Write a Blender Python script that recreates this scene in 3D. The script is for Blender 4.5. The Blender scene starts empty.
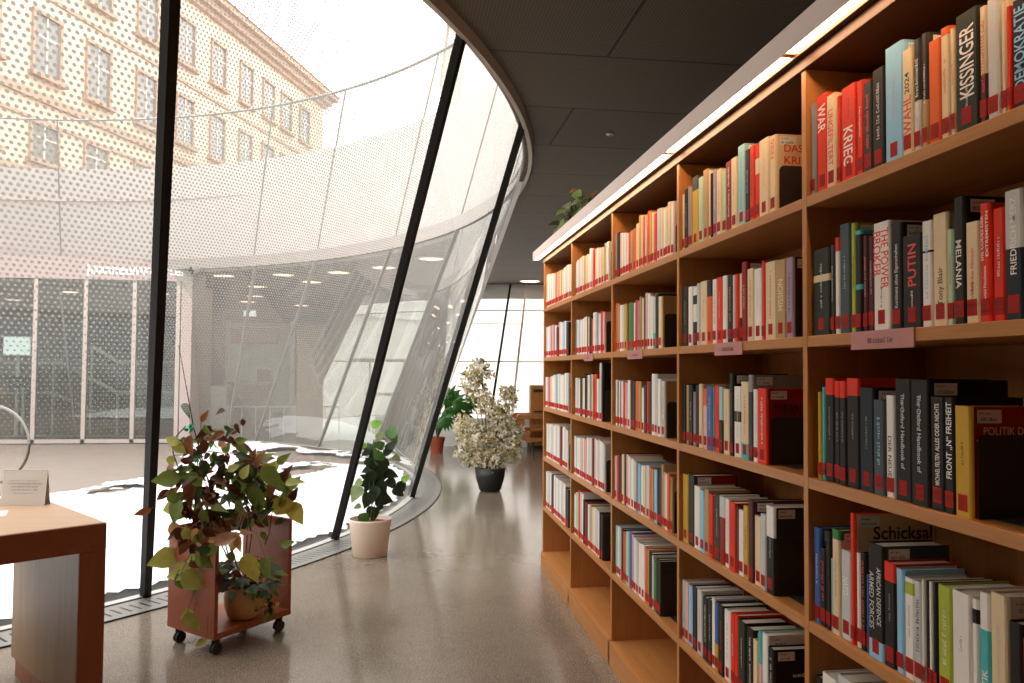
import bpy, bmesh, math, random
from mathutils import Vector, Matrix, noise
from mathutils.geometry import tessellate_polygon
R_ = random.Random(7)
C = bpy.context.scene.collection
PI = math.pi
rad = math.radians
BOOKS = [
 (0,0,1.872,"""23.0 231 e
51.9 241 r;t=WAR|w|d|.7|.62
42.7 225 c;t=UNGEFILTERT|r|d|.5|.24|.6
19.6 211 r
62.4 221 r;t=KRIEG|w|d|.62|.17|.4;m2=k
27.7 216 r;m=w|.3
34.4 203 E;m=r|.6
46.0 217 k;m=l|.55
63.0 247 b;m=p|.4
34.2 218 c;t=WAHL|r|u|.75|.2|.36;u=2024|k|u|.45|.58|.2
23.1 227 E;lo=l|.45;m=w|.5
20.0 230 E;lo=n|.42;m=w|.35
38.0 205 o
26.3 215 c;top=o|.07|.06;m=r|.3
16.3 205 c;m=o|.2
61.2 219 G;t=KISSINGER|w|u|.62|.28|.6;m3=l
20.3 210 c;lo=m|.42;m=r|.6
29.7 213 l
14.6 197 c
11.2 183 r
34.6 186 N;t=DEMOKRATIE|b|u|.7|.18|.75
26.8 181 n"""),
 (0,1,1.8635,"""78.4 211 G;band=c|.62|.08;m=l|.5
19.2 213 E;m=l|.4
21.8 227 w;top=r|.14
45.1 254 s;m=l|.3
21.1 250 Y;m=k|.3
26.9 228 k;top=t|.04;band=t|.42|.05
19.7 213 m;m=p|.4
23.3 209 m;m=p|.35
59.9 232 w;t=THE POWER|r|d|.46|.38|.56;t2=BROKER|r|d|.46|.5|.42;mm=k
38.3 221 k;t=Kontinent ohne Eigenschaften|l|u|.28|.2|.6
63.6 188 k;t=PUTIN|r|u|.42|.45|.45;m3=w
31.5 207 w;m=b|.6;band=k|.7|.02
44.3 215 c;t=Tony Blair|k|u|.32|.18|.34
19.2 179 q;m=e|.3
30.5 234 k;t=MELANIA|w|d|.5|.28|.38
36.7 182 c;t=Amerikas Albtraum|r|u|.24|.3|.44;m3=k
26.6 209 r;t=DIE CODES DER|w|u|.26|.52|.38;t2=EXTREMISTEN|w|u|.26|.55|.38;u=Gerald Fleischmann|w|u|.24|.17|.3
30.2 195 r;m=w|.35
41.9 218 N;top=l|.45;t=FRIEDRICH MERZ|w|u|.34|.35|.6
35.3 185 c"""),
 (0,2,1.8486,"""17.1 212 y
15.8 224 t
40.7 246 k;top=r|.16;m=e|.3
26.2 240 k;top=r|.16;m=e|.3
29.7 240 k;top=r|.16;m=e|.3
51.2 247 k;top=r|.16;m=e|.25
55.1 227 N;m=e|.3
41.7 202 s;m=b|.5
31.3 213 w;t=DER NEUE|k|d|.4|.2|.4
56.0 248 k;t=The Oxford Handbook of|l|d|.22|.26|.62;m2=l
56.9 247 k;t=The Oxford Handbook of|l|d|.22|.26|.62;m2=l
42.4 215 k;t=ALLES ODER NICHTS|w|u|.3|.52|.42;u=MICHAEL FELTEN|w|u|.3|.22|.28
28.4 215 k;t=FRONT „N“ FREIHEIT|w|u|.55|.3|.66
44.6 201 y;m=k|.2;cover=R|POLITIK DER|VERFÜHRUNG|c"""),
 (0,3,1.8874,"""29.2 230 B;m=w|.3
28.3 186 k;m=r|.5
23.0 232 k
6.8 171 a
33.3 242 c;top=g|.09;m=e|.4
42.7 202 l;t=NATO|w|d|.5|.5|.2
19.0 293 r;cover=c|Schicksal||k
17.8 207 w
23.7 212 k;m=r|.7
9.7 169 B
56.8 243 k;lo=b|.16;t=AFRICAN DEFENCE|l|d|.26|.3|.5;t2=ARMED FORCES|l|d|.3|.25|.5;cover=s|||k
40.0 215 k;top=r|.18;m=e|.25
27.2 210 b;m=p|.3
32.8 199 w;band=Y|.84|.12;m=e|.3
24.7 200 l;m=k|.5
9.9 207 w
10.7 208 k
11.2 209 w
14.3 210 k
40.2 212 Y;m=w|.5
50.5 213 w;m=e|.12
18.8 210 w;band=k|.8|.12
27.5 228 w;lo=t|.72;t=POLITIK|w|u|.5|.12|.3
40.5 235 c;m=l|.4;cover=w|||k
30.8 198 k
16.2 178 r
31.6 189 G"""),
 (0,4,1.8659,"""33.1 221 k
63.0 242 w
59.1 260 l"""),
 (1,0,2.8214,"""18.1 205 c
39.7 218 G;m=l|.4
22.5 221 i
20.1 212 n
58.8 242 y;top=E|.2
44.4 228 q
46.6 243 n
19.6 232 c
17.6 217 k
34.5 224 i;m=w|.3
40.2 215 c;m=n|.5
31.0 203 q
45.1 222 R;m=w|.7
46.6 222 c;m=r|.2
52.1 247 a;m=t|.7
34.7 221 k;m=l|.3
33.0 223 r;m=k|.6
32.1 221 r;band=c|.6|.2
62.9 221 c;m=n|.35
38.1 216 c;t=KRIEG|r|u|.5|.7|.25;cover=c|DAS I|KRIEG|r"""),
 (1,1,2.809,"""60.1 215 G;m=l|.4
43.0 210 w
40.8 206 w;band=k|.7|.15;lo=k|.4
28.4 213 l
64.1 216 c;m=e|.3
45.7 212 o;top=k|.25
36.7 212 w;m=e|.5
47.1 214 r;m=c|.4
38.4 214 w;m=o|.3
40.3 212 k;m=y|.5
21.2 208 l
26.0 208 r
22.6 207 c;lo=k|.35
36.9 238 R;m=w|.3
43.9 213 c;m=r|.5
51.4 207 w;m=p|.3
20.4 224 r
65.8 217 c;m=r|.6
59.8 214 n;t=MISSION|c|u|.5|.35|.4
40.5 213 i;m=k|.5;cover=m|||k"""),
 (1,2,2.8095,"""36.4 214 k
26.4 211 n
39.8 212 G;m=l|.3
25.3 188 i
34.3 213 k
34.3 217 c
38.9 201 p;top=o|.28
49.9 210 B;m=b|.5
14.5 209 e
40.1 213 r;m=k|.3
32.5 211 a;lo=G|.5
47.3 205 c;m=r|.2
30.6 254 k;m=e|.4
51.8 215 w;m=p|.6;band=E|.5|.15
55.2 230 c;m=r|.5;lo=t|.2
30.7 251 e;lo=E|.8
31.3 209 w;m=p|.4
59.5 213 r;m=w|.6;cover=R|TYRANNEI||k"""),
 (1,3,2.8256,"""55.1 239 y
61.0 246 k;cover=R|||w
53.8 214 w
39.0 207 b
41.5 216 n
39.4 205 r
48.3 212 E;m=l|.4
46.6 212 R;top=l|.3
32.5 212 w;m=r|.4
50.6 209 r;m=k|.4
15.7 202 s
37.3 195 w
36.2 213 y;m=k|.3
35.1 236 m
45.3 197 c
34.7 210 l;m=b|.3
49.6 239 k;top=w|.35;m=l|.3;cover=E|||k"""),
 (1,4,2.8312,"""22.1 210 l
38.1 211 p
37.1 207 b
48.7 215 k
47.1 219 l;m=r|.3
45.5 206 k;m=w|.6
35.4 211 G;m=c|.4
25.9 224 w
28.8 217 B;lo=y|.4
43.7 221 k;m=r|.4
48.5 216 w;m=e|.5
32.4 218 r;m=w|.3
28.6 224 r;m=k|.3
52.4 218 G;m=w|.4
48.9 213 k;m=w|.6
32.4 192 c
23.7 226 p;top=t|.4
36.0 229 w
37.3 202 k;m=w|.6;cover=k|||w"""),
 (2,0,3.7434,"""31.0 213 e
44.7 216 k
48.9 208 p
49.3 200 c
49.7 191 l
35.6 184 r
36.5 187 n
46.5 189 o
45.3 203 c
58.6 231 y
59.5 217 r
33.1 227 o
56.4 216 y
37.8 199 r
42.0 210 l
61.6 205 c
32.3 198 c
59.2 210 c"""),
 (2,1,3.7355,"""80.4 234 o
80.5 216 w
43.1 216 y
35.7 208 m
66.2 215 g
26.1 209 w
34.7 218 r
34.1 213 i
53.4 228 n
24.0 223 E
66.0 237 p
72.5 217 w;lo=t|.3
38.3 220 G
43.5 206 c;cover=n|||k"""),
 (2,2,3.7276,"""35.9 216 w
21.2 211 k
26.2 212 w
22.4 212 k
30.6 212 w
69.5 209 r
43.3 216 w
82.1 219 k
88.6 216 o
32.8 188 w
37.7 197 E
24.7 214 r
40.3 215 E
85.4 248 w
81.1 229 w;m=r|.7;cover=n|FÜR||R"""),
 (2,3,3.7621,"""43.6 205 p
77.4 215 R
39.3 224 c
33.5 232 k
73.2 231 p
79.5 219 w
33.2 213 e
69.0 212 b
42.6 212 c
45.7 218 l
59.0 212 o
36.5 213 b
25.6 221 k
31.4 225 E
23.5 244 n
48.3 217 p
51.5 217 o"""),
 (2,4,3.71,"""51.0 230 a
34.4 234 l
35.5 232 k
54.4 225 o
46.5 237 a
45.3 248 B
62.2 240 p
75.8 229 l
46.5 229 w
54.7 220 o
38.5 218 k
23.5 213 l
32.1 195 g
56.2 214 k"""),
 (3,0,4.6218,"""41.1 198 l
53.7 204 w
65.4 207 l
63.6 210 c;m=r|.6
61.9 201 n
60.2 204 c
81.6 226 w
45.3 211 r
77.0 205 c
63.8 197 c;m=r|.5
51.7 194 y
60.4 205 n
39.3 203 w"""),
 (3,1,4.6153,"""40.9 205 e
53.4 203 w
65.1 202 b
63.3 201 l
61.6 208 c
59.9 210 G
58.3 203 k
34.3 187 r
66.9 218 w
43.5 206 e
53.1 206 b
72.1 214 r;cover=n|||k"""),
 (3,2,4.6213,"""54.3 215 w
66.2 216 l
64.3 222 k
62.6 217 c
60.9 240 k;m=w|.6
70.9 235 w
57.4 246 G
44.9 215 R
43.9 242 r
53.7 216 w
42.0 299 l
30.9 299 k;cover=k|||w"""),
 (3,3,4.6549,"""54.9 224 l
66.9 223 a
77.8 223 w
62.9 229 p
61.2 235 r
71.3 240 w
57.7 246 w
56.2 245 R
76.3 251 p
63.3 252 l
71.4 243 w;cover=g|||w"""),
 (3,4,4.6482,"""54.6 235 l
66.6 251 q
64.7 272 r
63.0 270 l
49.1 240 k
59.9 233 R
58.4 232 w
68.0 237 n
66.0 238 w
64.0 239 l
62.1 235 k"""),
 (4,0,5.6309,"""107.5 235 c
77.1 225 a
75.0 223 l
73.0 214 c
105.9 213 r
85.2 212 y
82.5 208 n
95.6 210 w
77.0 212 l
74.7 205 c"""),
 (4,1,5.5994,"""86.7 214 l
95.4 216 w
92.3 218 r
106.7 213 i
85.8 194 R
83.1 223 p
64.6 212 w
78.6 220 b
76.2 210 s"""),
 (4,2,5.5991,"""98.1 211 w
94.8 212 r
91.7 220 c
106.1 228 w
85.3 235 t
114.9 236 l
79.1 230 w
106.7 243 w"""),
 (4,3,5.5496,"""96.2 235 w
93.0 238 w
90.0 241 l
104.2 247 w
83.8 254 w
81.2 247 R
94.2 253 w
75.9 241 l"""),
 (4,4,5.5583,"""96.3 251 w
93.1 263 l
90.1 254 k
87.2 259 w
101.0 253 w
97.2 253 w
93.7 254 l
90.3 237 k"""),
]
VINE = [(-1.0, 1.143, 0.065, 60, 'b'), (-0.99, 1.066, 0.065, 10, 'b'), (-1.05, 1.004, 0.108, -100, 'b'), (-0.97, 0.994, 0.097, -80, 'd'), (-1.265, 0.675, 0.081, 200, 'b'), (-1.055, 0.773, 0.14, -95, 'b'), (-0.955, 0.7, 0.119, -35, 'p'), (-0.815, 0.582, 0.13, 25, 'p'), (-0.775, 0.556, 0.086, -70, 't'), (-0.73, 0.603, 0.07, -40, 'p'), (-0.925, 0.906, 0.108, -120, 'd'), (-1.11, 0.572, 0.086, 200, 'd'), (-1.05, 0.551, 0.076, -60, 'd'), (-1.07, 0.644, 0.076, -100, 'b'), (-0.895, 0.603, 0.086, -20, 'd'), (-1.0, 0.52, 0.097, -80, 'b'), (-0.985, 0.428, 0.086, -70, 'b'), (-0.875, 0.577, 0.086, 20, 't'), (-0.79, 0.551, 0.108, -100, 't'), (-0.855, 0.371, 0.076, -80, 'd'), (-0.765, 0.407, 0.065, -20, 'd'), (-0.715, 0.613, 0.054, 30, 'p'), (-1.14, 1.025, 0.076, 150, 'y'), (-1.11, 0.989, 0.086, -40, 'y'), (-1.17, 0.912, 0.065, -110, 'y'), (-1.16, 0.834, 0.13, 185, 'g'), (-1.13, 0.752, 0.076, 100, 'g'), (-1.19, 0.664, 0.119, 195, 'y'), (-1.11, 0.68, 0.119, -105, 'g'), (-0.92, 0.968, 0.065, 60, 'g'), (-0.845, 0.886, 0.065, 40, 'y'), (-0.73, 0.912, 0.108, 15, 'y'), (-0.66, 0.834, 0.14, -45, 'g'), (-0.62, 0.783, 0.14, -50, 'g'), (-0.555, 0.793, 0.086, 60, 'g'), (-0.835, 0.773, 0.151, -95, 'g'), (-0.73, 0.721, 0.14, -85, 'g'), (-0.765, 0.762, 0.097, -100, 'g'), (-0.605, 0.675, 0.151, -15, 'l'), (-0.545, 0.634, 0.13, -60, 'l'), (-0.975, 0.634, 0.07, -80, 'g'), (-1.03, 0.582, 0.076, -120, 'y'), (-0.545, 0.541, 0.065, 20, 'g'), (-1.175, 0.433, 0.151, 200, 'y'), (-1.075, 0.391, 0.13, 190, 'y'), (-0.99, 0.361, 0.151, -20, 'y'), (-0.71, 0.428, 0.162, -80, 'l'), (-0.64, 0.433, 0.097, -85, 'g'), (-0.92, 0.469, 0.097, -30, 'g'), (-0.975, 0.644, 0.076, -60, 'g'), (-1.02, 0.587, 0.076, 120, 'y'), (-1.12, 0.664, 0.076, 60, 'y'), (-0.98, 0.175, 0.119, -70, 'y'), (-1.025, 0.191, 0.076, 200, 'y'), (-0.93, 0.088, 0.054, 200, 'y'), (-1.06, 0.34, 0.097, -60, 'g'), (-0.865, 0.711, 0.086, -60, 'g'), (-0.895, 0.525, 0.081, 200, 'g'), (-0.805, 0.479, 0.065, -100, 'g'), (-1.015, 0.829, 0.076, 140, 'g'), (-1.09, 0.726, 0.065, 30, 'g'), (-0.785, 0.865, 0.076, 70, 'y'), (-0.685, 0.876, 0.076, 30, 'y'), (-0.58, 0.726, 0.076, -20, 'g')]
IVY = [(0.038, 0.977, 0.085, 20, 'l'), (0.154, 0.923, 0.115, 70, 'g'), (0.169, 0.862, 0.085, -60, 'g'), (0.062, 0.893, 0.069, 60, 'p'), (-0.062, 0.824, 0.054, 180, 'l'), (0.054, 0.816, 0.085, 160, 'g'), (0.146, 0.808, 0.1, 50, 'd'), (0.054, 0.739, 0.123, 110, 'g'), (0.123, 0.77, 0.069, 20, 'd'), (0.038, 0.647, 0.138, -100, 'd'), (0.085, 0.647, 0.123, -60, 'd'), (-0.031, 0.639, 0.069, 200, 'd'), (0.115, 0.693, 0.062, -50, 'd'), (0.154, 0.593, 0.092, -20, 'd'), (-0.031, 0.531, 0.108, 190, 'd'), (0.154, 0.524, 0.1, -60, 'd'), (0.085, 0.501, 0.115, -80, 'd'), (0.031, 0.47, 0.108, -110, 'd'), (0.231, 0.501, 0.092, -70, 'd'), (0.261, 0.57, 0.069, 40, 'l'), (0.208, 0.462, 0.1, -45, 'd'), (-0.023, 0.416, 0.115, -110, 'd'), (0.115, 0.416, 0.108, -20, 'd'), (-0.108, 0.462, 0.123, -120, 'p'), (0.015, 0.301, 0.123, -95, 'd'), (0.062, 0.408, 0.115, -90, 'd'), (-0.046, 0.262, 0.108, -80, 'g'), (-0.092, 0.547, 0.069, 210, 'p'), (-0.1, 0.355, 0.054, 200, 'p'), (0.192, 0.716, 0.069, -40, 'p'), (0.008, 0.585, 0.1, -80, 'd'), (0.1, 0.585, 0.1, -100, 'd'), (0.046, 0.539, 0.1, -70, 'd'), (-0.008, 0.708, 0.069, 150, 'd')]

# ------------------------------------------------------------------ materials
MATS = {}
def hexc(h):
    v = [int(h[i:i+2], 16)/255 for i in (0, 2, 4)]
    return tuple(((x+.055)/1.055)**2.4 if x > .04045 else x/12.92 for x in v)
class NT:
    def __init__(s, name):
        s.m = bpy.data.materials.new(name); s.m.use_nodes = True
        s.t = s.m.node_tree; s.t.nodes.clear()
        s.out = s.n('ShaderNodeOutputMaterial')
    def n(s, typ, **kw):
        nd = s.t.nodes.new(typ)
        for k, v in kw.items(): setattr(nd, k, v)
        return nd
    def l(s, a, b): s.t.links.new(a, b)
    def math(s, op, a, b=None, c=None):
        nd = s.n('ShaderNodeMath', operation=op)
        for i, v in enumerate((a, b, c)):
            if v is None: continue
            if isinstance(v, (int, float)): nd.inputs[i].default_value = v
            else: s.l(v, nd.inputs[i])
        return nd.outputs[0]
    def mixc(s, fac, a, b):
        nd = s.n('ShaderNodeMix', data_type='RGBA')
        for sock, v in ((nd.inputs[0], fac), (nd.inputs[6], a), (nd.inputs[7], b)):
            if isinstance(v, (int, float)): sock.default_value = v
            elif isinstance(v, tuple): sock.default_value = (*v[:3], 1)
            else: s.l(v, sock)
        return nd.outputs[2]
    def coord(s, which='Object', scale=(1, 1, 1), loc=(0, 0, 0)):
        tc = s.n('ShaderNodeTexCoord'); mp = s.n('ShaderNodeMapping')
        mp.inputs['Scale'].default_value = scale; mp.inputs['Location'].default_value = loc
        s.l(tc.outputs[which], mp.inputs['Vector']); return mp.outputs[0]
    def noise(s, vec, scale, detail=3, rough=.5):
        nd = s.n('ShaderNodeTexNoise'); nd.inputs['Scale'].default_value = scale
        nd.inputs['Detail'].default_value = detail; nd.inputs['Roughness'].default_value = rough
        s.l(vec, nd.inputs['Vector']); return nd.outputs['Fac']
    def ramp(s, fac, stops):
        nd = s.n('ShaderNodeValToRGB'); e = nd.color_ramp.elements
        while len(e) < len(stops): e.new(.5)
        for x, (p, c) in zip(e, stops): x.position = p; x.color = (*c, 1)
        s.l(fac, nd.inputs[0]); return nd.outputs[0]
    def bsdf(s, col, rough=.5, metal=0, spec=.5, bump=None, bstr=.1):
        b = s.n('ShaderNodeBsdfPrincipled')
        for k, v in (('Base Color', col), ('Roughness', rough), ('Metallic', metal), ('Specular IOR Level', spec)):
            if isinstance(v, tuple): b.inputs[k].default_value = (*v[:3], 1)
            elif isinstance(v, (int, float)): b.inputs[k].default_value = v
            else: s.l(v, b.inputs[k])
        if bump is not None:
            bp = s.n('ShaderNodeBump'); bp.inputs['Strength'].default_value = bstr; bp.inputs['Distance'].default_value = .01
            s.l(bump, bp.inputs['Height']); s.l(bp.outputs[0], b.inputs['Normal'])
        return b
    def done(s, sh):
        s.l(sh, s.out.inputs[0]); return s.m
def plain(name, col, rough=.5, metal=0, var=.08, scale=30, spec=.5):
    if name in MATS: return MATS[name]
    t = NT(name)
    if isinstance(col, str): col = hexc(col)
    f = t.noise(t.coord(), scale)
    a = tuple(c*(1-var) for c in col); b = tuple(min(1, c*(1+var)) for c in col)
    MATS[name] = t.done(t.bsdf(t.mixc(f, a, b), rough, metal, spec).outputs[0])
    return MATS[name]
def wood(name, axis, dark, light, rough=.38, s=1.0):
    t = NT(name)
    sc = [26*s, 26*s, 26*s]; sc[axis] = 1.3*s
    v = t.coord('Object', tuple(sc))
    f = t.noise(v, 1.0, 5, .6); g = t.noise(v, 7, 2)
    col = t.mixc(t.math('MULTIPLY_ADD', g, .35, t.math('MULTIPLY', f, .75)), dark, light)
    return t.done(t.bsdf(col, rough, 0, .2, bump=g, bstr=.04).outputs[0])
def emit(name, col, k):
    t = NT(name); e = t.n('ShaderNodeEmission'); e.inputs[0].default_value = (*col, 1); e.inputs[1].default_value = k
    return t.done(e.outputs[0])
def leafmat(name, col, tr=.35, var=.35, rough=.45):
    if name in MATS: return MATS[name]
    t = NT(name); col = hexc(col) if isinstance(col, str) else col
    f = t.noise(t.coord(), 22, 3)
    c = t.mixc(f, tuple(x*(1-var) for x in col), tuple(min(1, x*(1+var)) for x in col))
    b = t.bsdf(c, rough, 0, .35); tl = t.n('ShaderNodeBsdfTranslucent'); t.l(c, tl.inputs[0])
    mx = t.n('ShaderNodeMixShader'); mx.inputs[0].default_value = tr
    t.l(b.outputs[0], mx.inputs[1]); t.l(tl.outputs[0], mx.inputs[2])
    MATS[name] = t.done(mx.outputs[0]); return MATS[name]
def glassmat(name, tint=(.97, .985, .975), refl=1.0, haze=0.0, dots=None):
    """thin architectural glass; dots = (pitch, rmax, z_start, z_full) ceramic frit"""
    t = NT(name)
    tr = t.n('ShaderNodeBsdfTransparent'); tr.inputs[0].default_value = (*tint, 1)
    gl = t.n('ShaderNodeBsdfGlossy'); gl.inputs['Roughness'].default_value = 0.0
    gl.inputs[0].default_value = (.95, .97, .96, 1)
    fr = t.n('ShaderNodeFresnel'); fr.inputs[0].default_value = 1.5
    fac = t.math('MINIMUM', t.math('MULTIPLY', fr.outputs[0], refl), 1.0)
    mx = t.n('ShaderNodeMixShader'); t.l(fac, mx.inputs[0]); t.l(tr.outputs[0], mx.inputs[1]); t.l(gl.outputs[0], mx.inputs[2])
    sh = mx.outputs[0]
    def frit(colr):
        d = t.n('ShaderNodeBsdfDiffuse'); d.inputs[0].default_value = (*colr, 1)
        tl = t.n('ShaderNodeBsdfTranslucent'); tl.inputs[0].default_value = (*colr, 1)
        a = t.n('ShaderNodeMixShader'); a.inputs[0].default_value = .55
        t.l(d.outputs[0], a.inputs[1]); t.l(tl.outputs[0], a.inputs[2]); return a.outputs[0]
    if haze:  # pale veil mixed into the glass, imitating bright reflections
        m2 = t.n('ShaderNodeMixShader'); m2.inputs[0].default_value = haze
        t.l(sh, m2.inputs[1]); t.l(frit((.8, .8, .78)), m2.inputs[2]); sh = m2.outputs[0]
    if dots:
        pitch, rmax, z0, z1 = dots
        uv = t.n('ShaderNodeUVMap'); sp = t.n('ShaderNodeSeparateXYZ'); t.l(uv.outputs[0], sp.inputs[0])
        s1 = t.math('GREATER_THAN', sp.outputs[0], rad(-39.65)*7.6); s2 = t.math('GREATER_THAN', sp.outputs[0], rad(-25.8)*7.6)   # finer print on the next panes
        pt_ = t.math('SUBTRACT', t.math('SUBTRACT', pitch, t.math('MULTIPLY', s1, .008)), t.math('MULTIPLY', s2, .004))
        U = t.math('DIVIDE', sp.outputs[0], pt_); V = t.math('DIVIDE', sp.outputs[1], t.math('MULTIPLY', pt_, 1.732))
        def cell(off):
            a = t.math('SUBTRACT', t.math('FRACT', t.math('ADD', U, off)), .5)
            b = t.math('MULTIPLY', t.math('SUBTRACT', t.math('FRACT', t.math('ADD', V, off)), .5), 1.732)
            return t.math('SQRT', t.math('ADD', t.math('MULTIPLY', a, a), t.math('MULTIPLY', b, b)))
        d = t.math('MINIMUM', cell(0), cell(.5))
        gr = t.n('ShaderNodeMapRange'); t.l(sp.outputs[1], gr.inputs[0])
        gr.inputs[1].default_value = z0; gr.inputs[2].default_value = z1; gr.inputs[3].default_value = 0; gr.inputs[4].default_value = rmax
        mask = t.math('LESS_THAN', d, t.math('MULTIPLY', gr.outputs[0], t.math('SUBTRACT', 1.0, t.math('MULTIPLY', t.math('ADD', s1, s2), .05))))
        m3 = t.n('ShaderNodeMixShader'); t.l(mask, m3.inputs[0]); t.l(sh, m3.inputs[1]); t.l(frit((.31, .29, .265)), m3.inputs[2]); sh = m3.outputs[0]
    return t.done(sh)

WD, WL = hexc('945729'), hexc('cb8c50')
wood_y = wood('beech wood along', 1, WD, WL)
wood_z = wood('beech wood upright', 2, WD, WL)
wood_x = wood('beech wood across', 0, hexc('7c4220'), hexc('ad6e3c'))
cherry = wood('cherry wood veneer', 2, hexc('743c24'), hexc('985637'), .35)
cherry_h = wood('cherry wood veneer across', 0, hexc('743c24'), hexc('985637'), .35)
wood_in_lit = wood('window-lit inner wood', 2, hexc('765a40'), hexc('b0906c'), .5, 1.3)  # inner table leg wood, coloured paler as if lit by the window
redwood = wood('red brown veneer', 2, hexc('763821'), hexc('96502f'), .35)
black = plain('black metal', '2a2521', .55, var=.1)
dark_steel = plain('dark steel', '1d1916', .6, .0, spec=.2)
steel = plain('brushed grey metal', '8d8a86', .35, .7)
whitep = plain('white paint', 'ded9d2', .5, var=.02)
trimm = plain('pale trim', 'b4a696', .5, var=.03)
pages_m = plain('page edges', 'cfc3ad', .8, var=.12, scale=300)
labelred = plain('red spine sticker', 'b0241c', .6, spec=.1)
labelink = plain('dark sticker ink', '3a1512', .6)
paperw = plain('white paper', 'e2ddd6', .7, var=.02)

# ------------------------------------------------------------------ mesh helpers
class MB:
    def __init__(s): s.v = []; s.f = []; s.mi = []; s.uv = None
    def add(s, vs, fs, mi=0):
        b = len(s.v); s.v += [tuple(x) for x in vs]; s.f += [[b+i for i in f] for f in fs]; s.mi += [mi]*len(fs)
    def box(s, x0, y0, z0, x1, y1, z1, mi=0, M=None):
        vs = [(x, y, z) for z in (z0, z1) for x, y in ((x0, y0), (x1, y0), (x1, y1), (x0, y1))]
        if M is not None: vs = [M @ Vector(v) for v in vs]
        s.add(vs, [(3, 2, 1, 0), (4, 5, 6, 7), (0, 1, 5, 4), (1, 2, 6, 5), (2, 3, 7, 6), (3, 0, 4, 7)], mi)
    def tube(s, pts, r, n=8, mi=0, cap=True):
        pts = [Vector(p) for p in pts]; rs = r if isinstance(r, (list, tuple)) else [r]*len(pts)
        rings = []
        up = None
        for i, p in enumerate(pts):
            d = (pts[min(i+1, len(pts)-1)] - pts[max(i-1, 0)]).normalized()
            if up is None: up = d.orthogonal().normalized()
            a = (up - d*up.dot(d)).normalized(); up = a; b = d.cross(a)
            rings.append([p + (a*math.cos(2*PI*k/n) + b*math.sin(2*PI*k/n))*rs[i] for k in range(n)])
        vs = [v for q in rings for v in q]
        fs = [(i*n+k, i*n+(k+1) % n, (i+1)*n+(k+1) % n, (i+1)*n+k) for i in range(len(rings)-1) for k in range(n)]
        if cap: fs += [tuple(range(n-1, -1, -1)), tuple((len(rings)-1)*n+k for k in range(n))]
        s.add(vs, fs, mi)
    def lathe(s, prof, cx, cy, cz, n=32, mi=0):
        vs = [(cx+r*math.cos(2*PI*k/n), cy+r*math.sin(2*PI*k/n), cz+z) for r, z in prof for k in range(n)]
        fs = [(i*n+k, i*n+(k+1) % n, (i+1)*n+(k+1) % n, (i+1)*n+k) for i in range(len(prof)-1) for k in range(n)]
        s.add(vs, fs, mi)
    def prism(s, poly, z0, z1, mi=0, M=None):
        n = len(poly); vs = [(x, y, z) for z in (z0, z1) for x, y in poly]
        if M is not None: vs = [M @ Vector(v) for v in vs]
        s.add(vs, [tuple(range(n-1, -1, -1)), tuple(range(n, 2*n))]+[(i, (i+1) % n, n+(i+1) % n, n+i) for i in range(n)], mi)
    def leaf(s, p, d, nrm, L, Wd, mi=0, fold=.25, droop=.3, shape='ovate'):
        p = Vector(p); d = Vector(d).normalized(); nrm = Vector(nrm)
        nrm = (nrm - d*nrm.dot(d)); nrm = nrm.normalized() if nrm.length > 1e-4 else d.orthogonal().normalized()
        side = d.cross(nrm)
        prof = {'ovate': [(0, .05), (.12, .62), (.32, 1), (.58, .82), (.82, .38), (1, 0.02)],
                'heart': [(-.06, .55), (.08, .95), (.3, 1), (.58, .72), (.82, .32), (1, .02)],
                'lance': [(0, .1), (.25, .8), (.5, 1), (.75, .6), (1, .02)]}[shape]
        vs = []
        for t, w in prof:
            c = p + d*(L*t) - nrm*(droop*L*t*t)
            h = Wd*.5*w
            vs += [c - side*h + nrm*(fold*h), c, c + side*h + nrm*(fold*h)]
        fs = []
        for i in range(len(prof)-1):
            a = i*3; fs += [(a, a+1, a+4, a+3), (a+1, a+2, a+5, a+4)]
        s.add(vs, fs, mi)
    def build(s, name, mats, parent=None, loc=None, smooth=False, bevel=0, origin=None):
        me = bpy.data.meshes.new(name)
        if origin is not None: vv = [(a-origin[0], b-origin[1], c-origin[2]) for a, b, c in s.v]
        else: vv = s.v
        me.from_pydata(vv, [], s.f); me.update()
        mats = mats if isinstance(mats, (list, tuple)) else [mats]
        for m in mats: me.materials.append(m)
        if len(mats) > 1: me.polygons.foreach_set('material_index', s.mi)
        if smooth:
            me.polygons.foreach_set('use_smooth', [True]*len(me.polygons))
        if s.uv is not None:
            ul = me.uv_layers.new(name='UVMap')
            for lp in me.loops: ul.data[lp.index].uv = s.uv[lp.vertex_index]
        o = bpy.data.objects.new(name, me); C.objects.link(o)
        if origin is not None: o.location = origin
        if loc is not None: o.location = loc
        if parent is not None: o.parent = parent
        if bevel:
            b = o.modifiers.new('edge', 'BEVEL'); b.width = bevel; b.segments = 2; b.limit_method = 'ANGLE'
        return o
def tag(o, label=None, cat=None, group=None, kind=None):
    if label: o['label'] = label
    if cat: o['category'] = cat
    if group: o['group'] = group
    if kind: o['kind'] = kind
    return o
def struct(o, label=None): return tag(o, label, None, None, 'structure')
def empty(name, loc, label, cat, group=None, rz=0):
    o = bpy.data.objects.new(name, None); C.objects.link(o); o.location = loc; o.rotation_euler = (0, 0, rz)
    o.empty_display_size = .1
    return tag(o, label, cat, group)
_tc = {}
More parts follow.
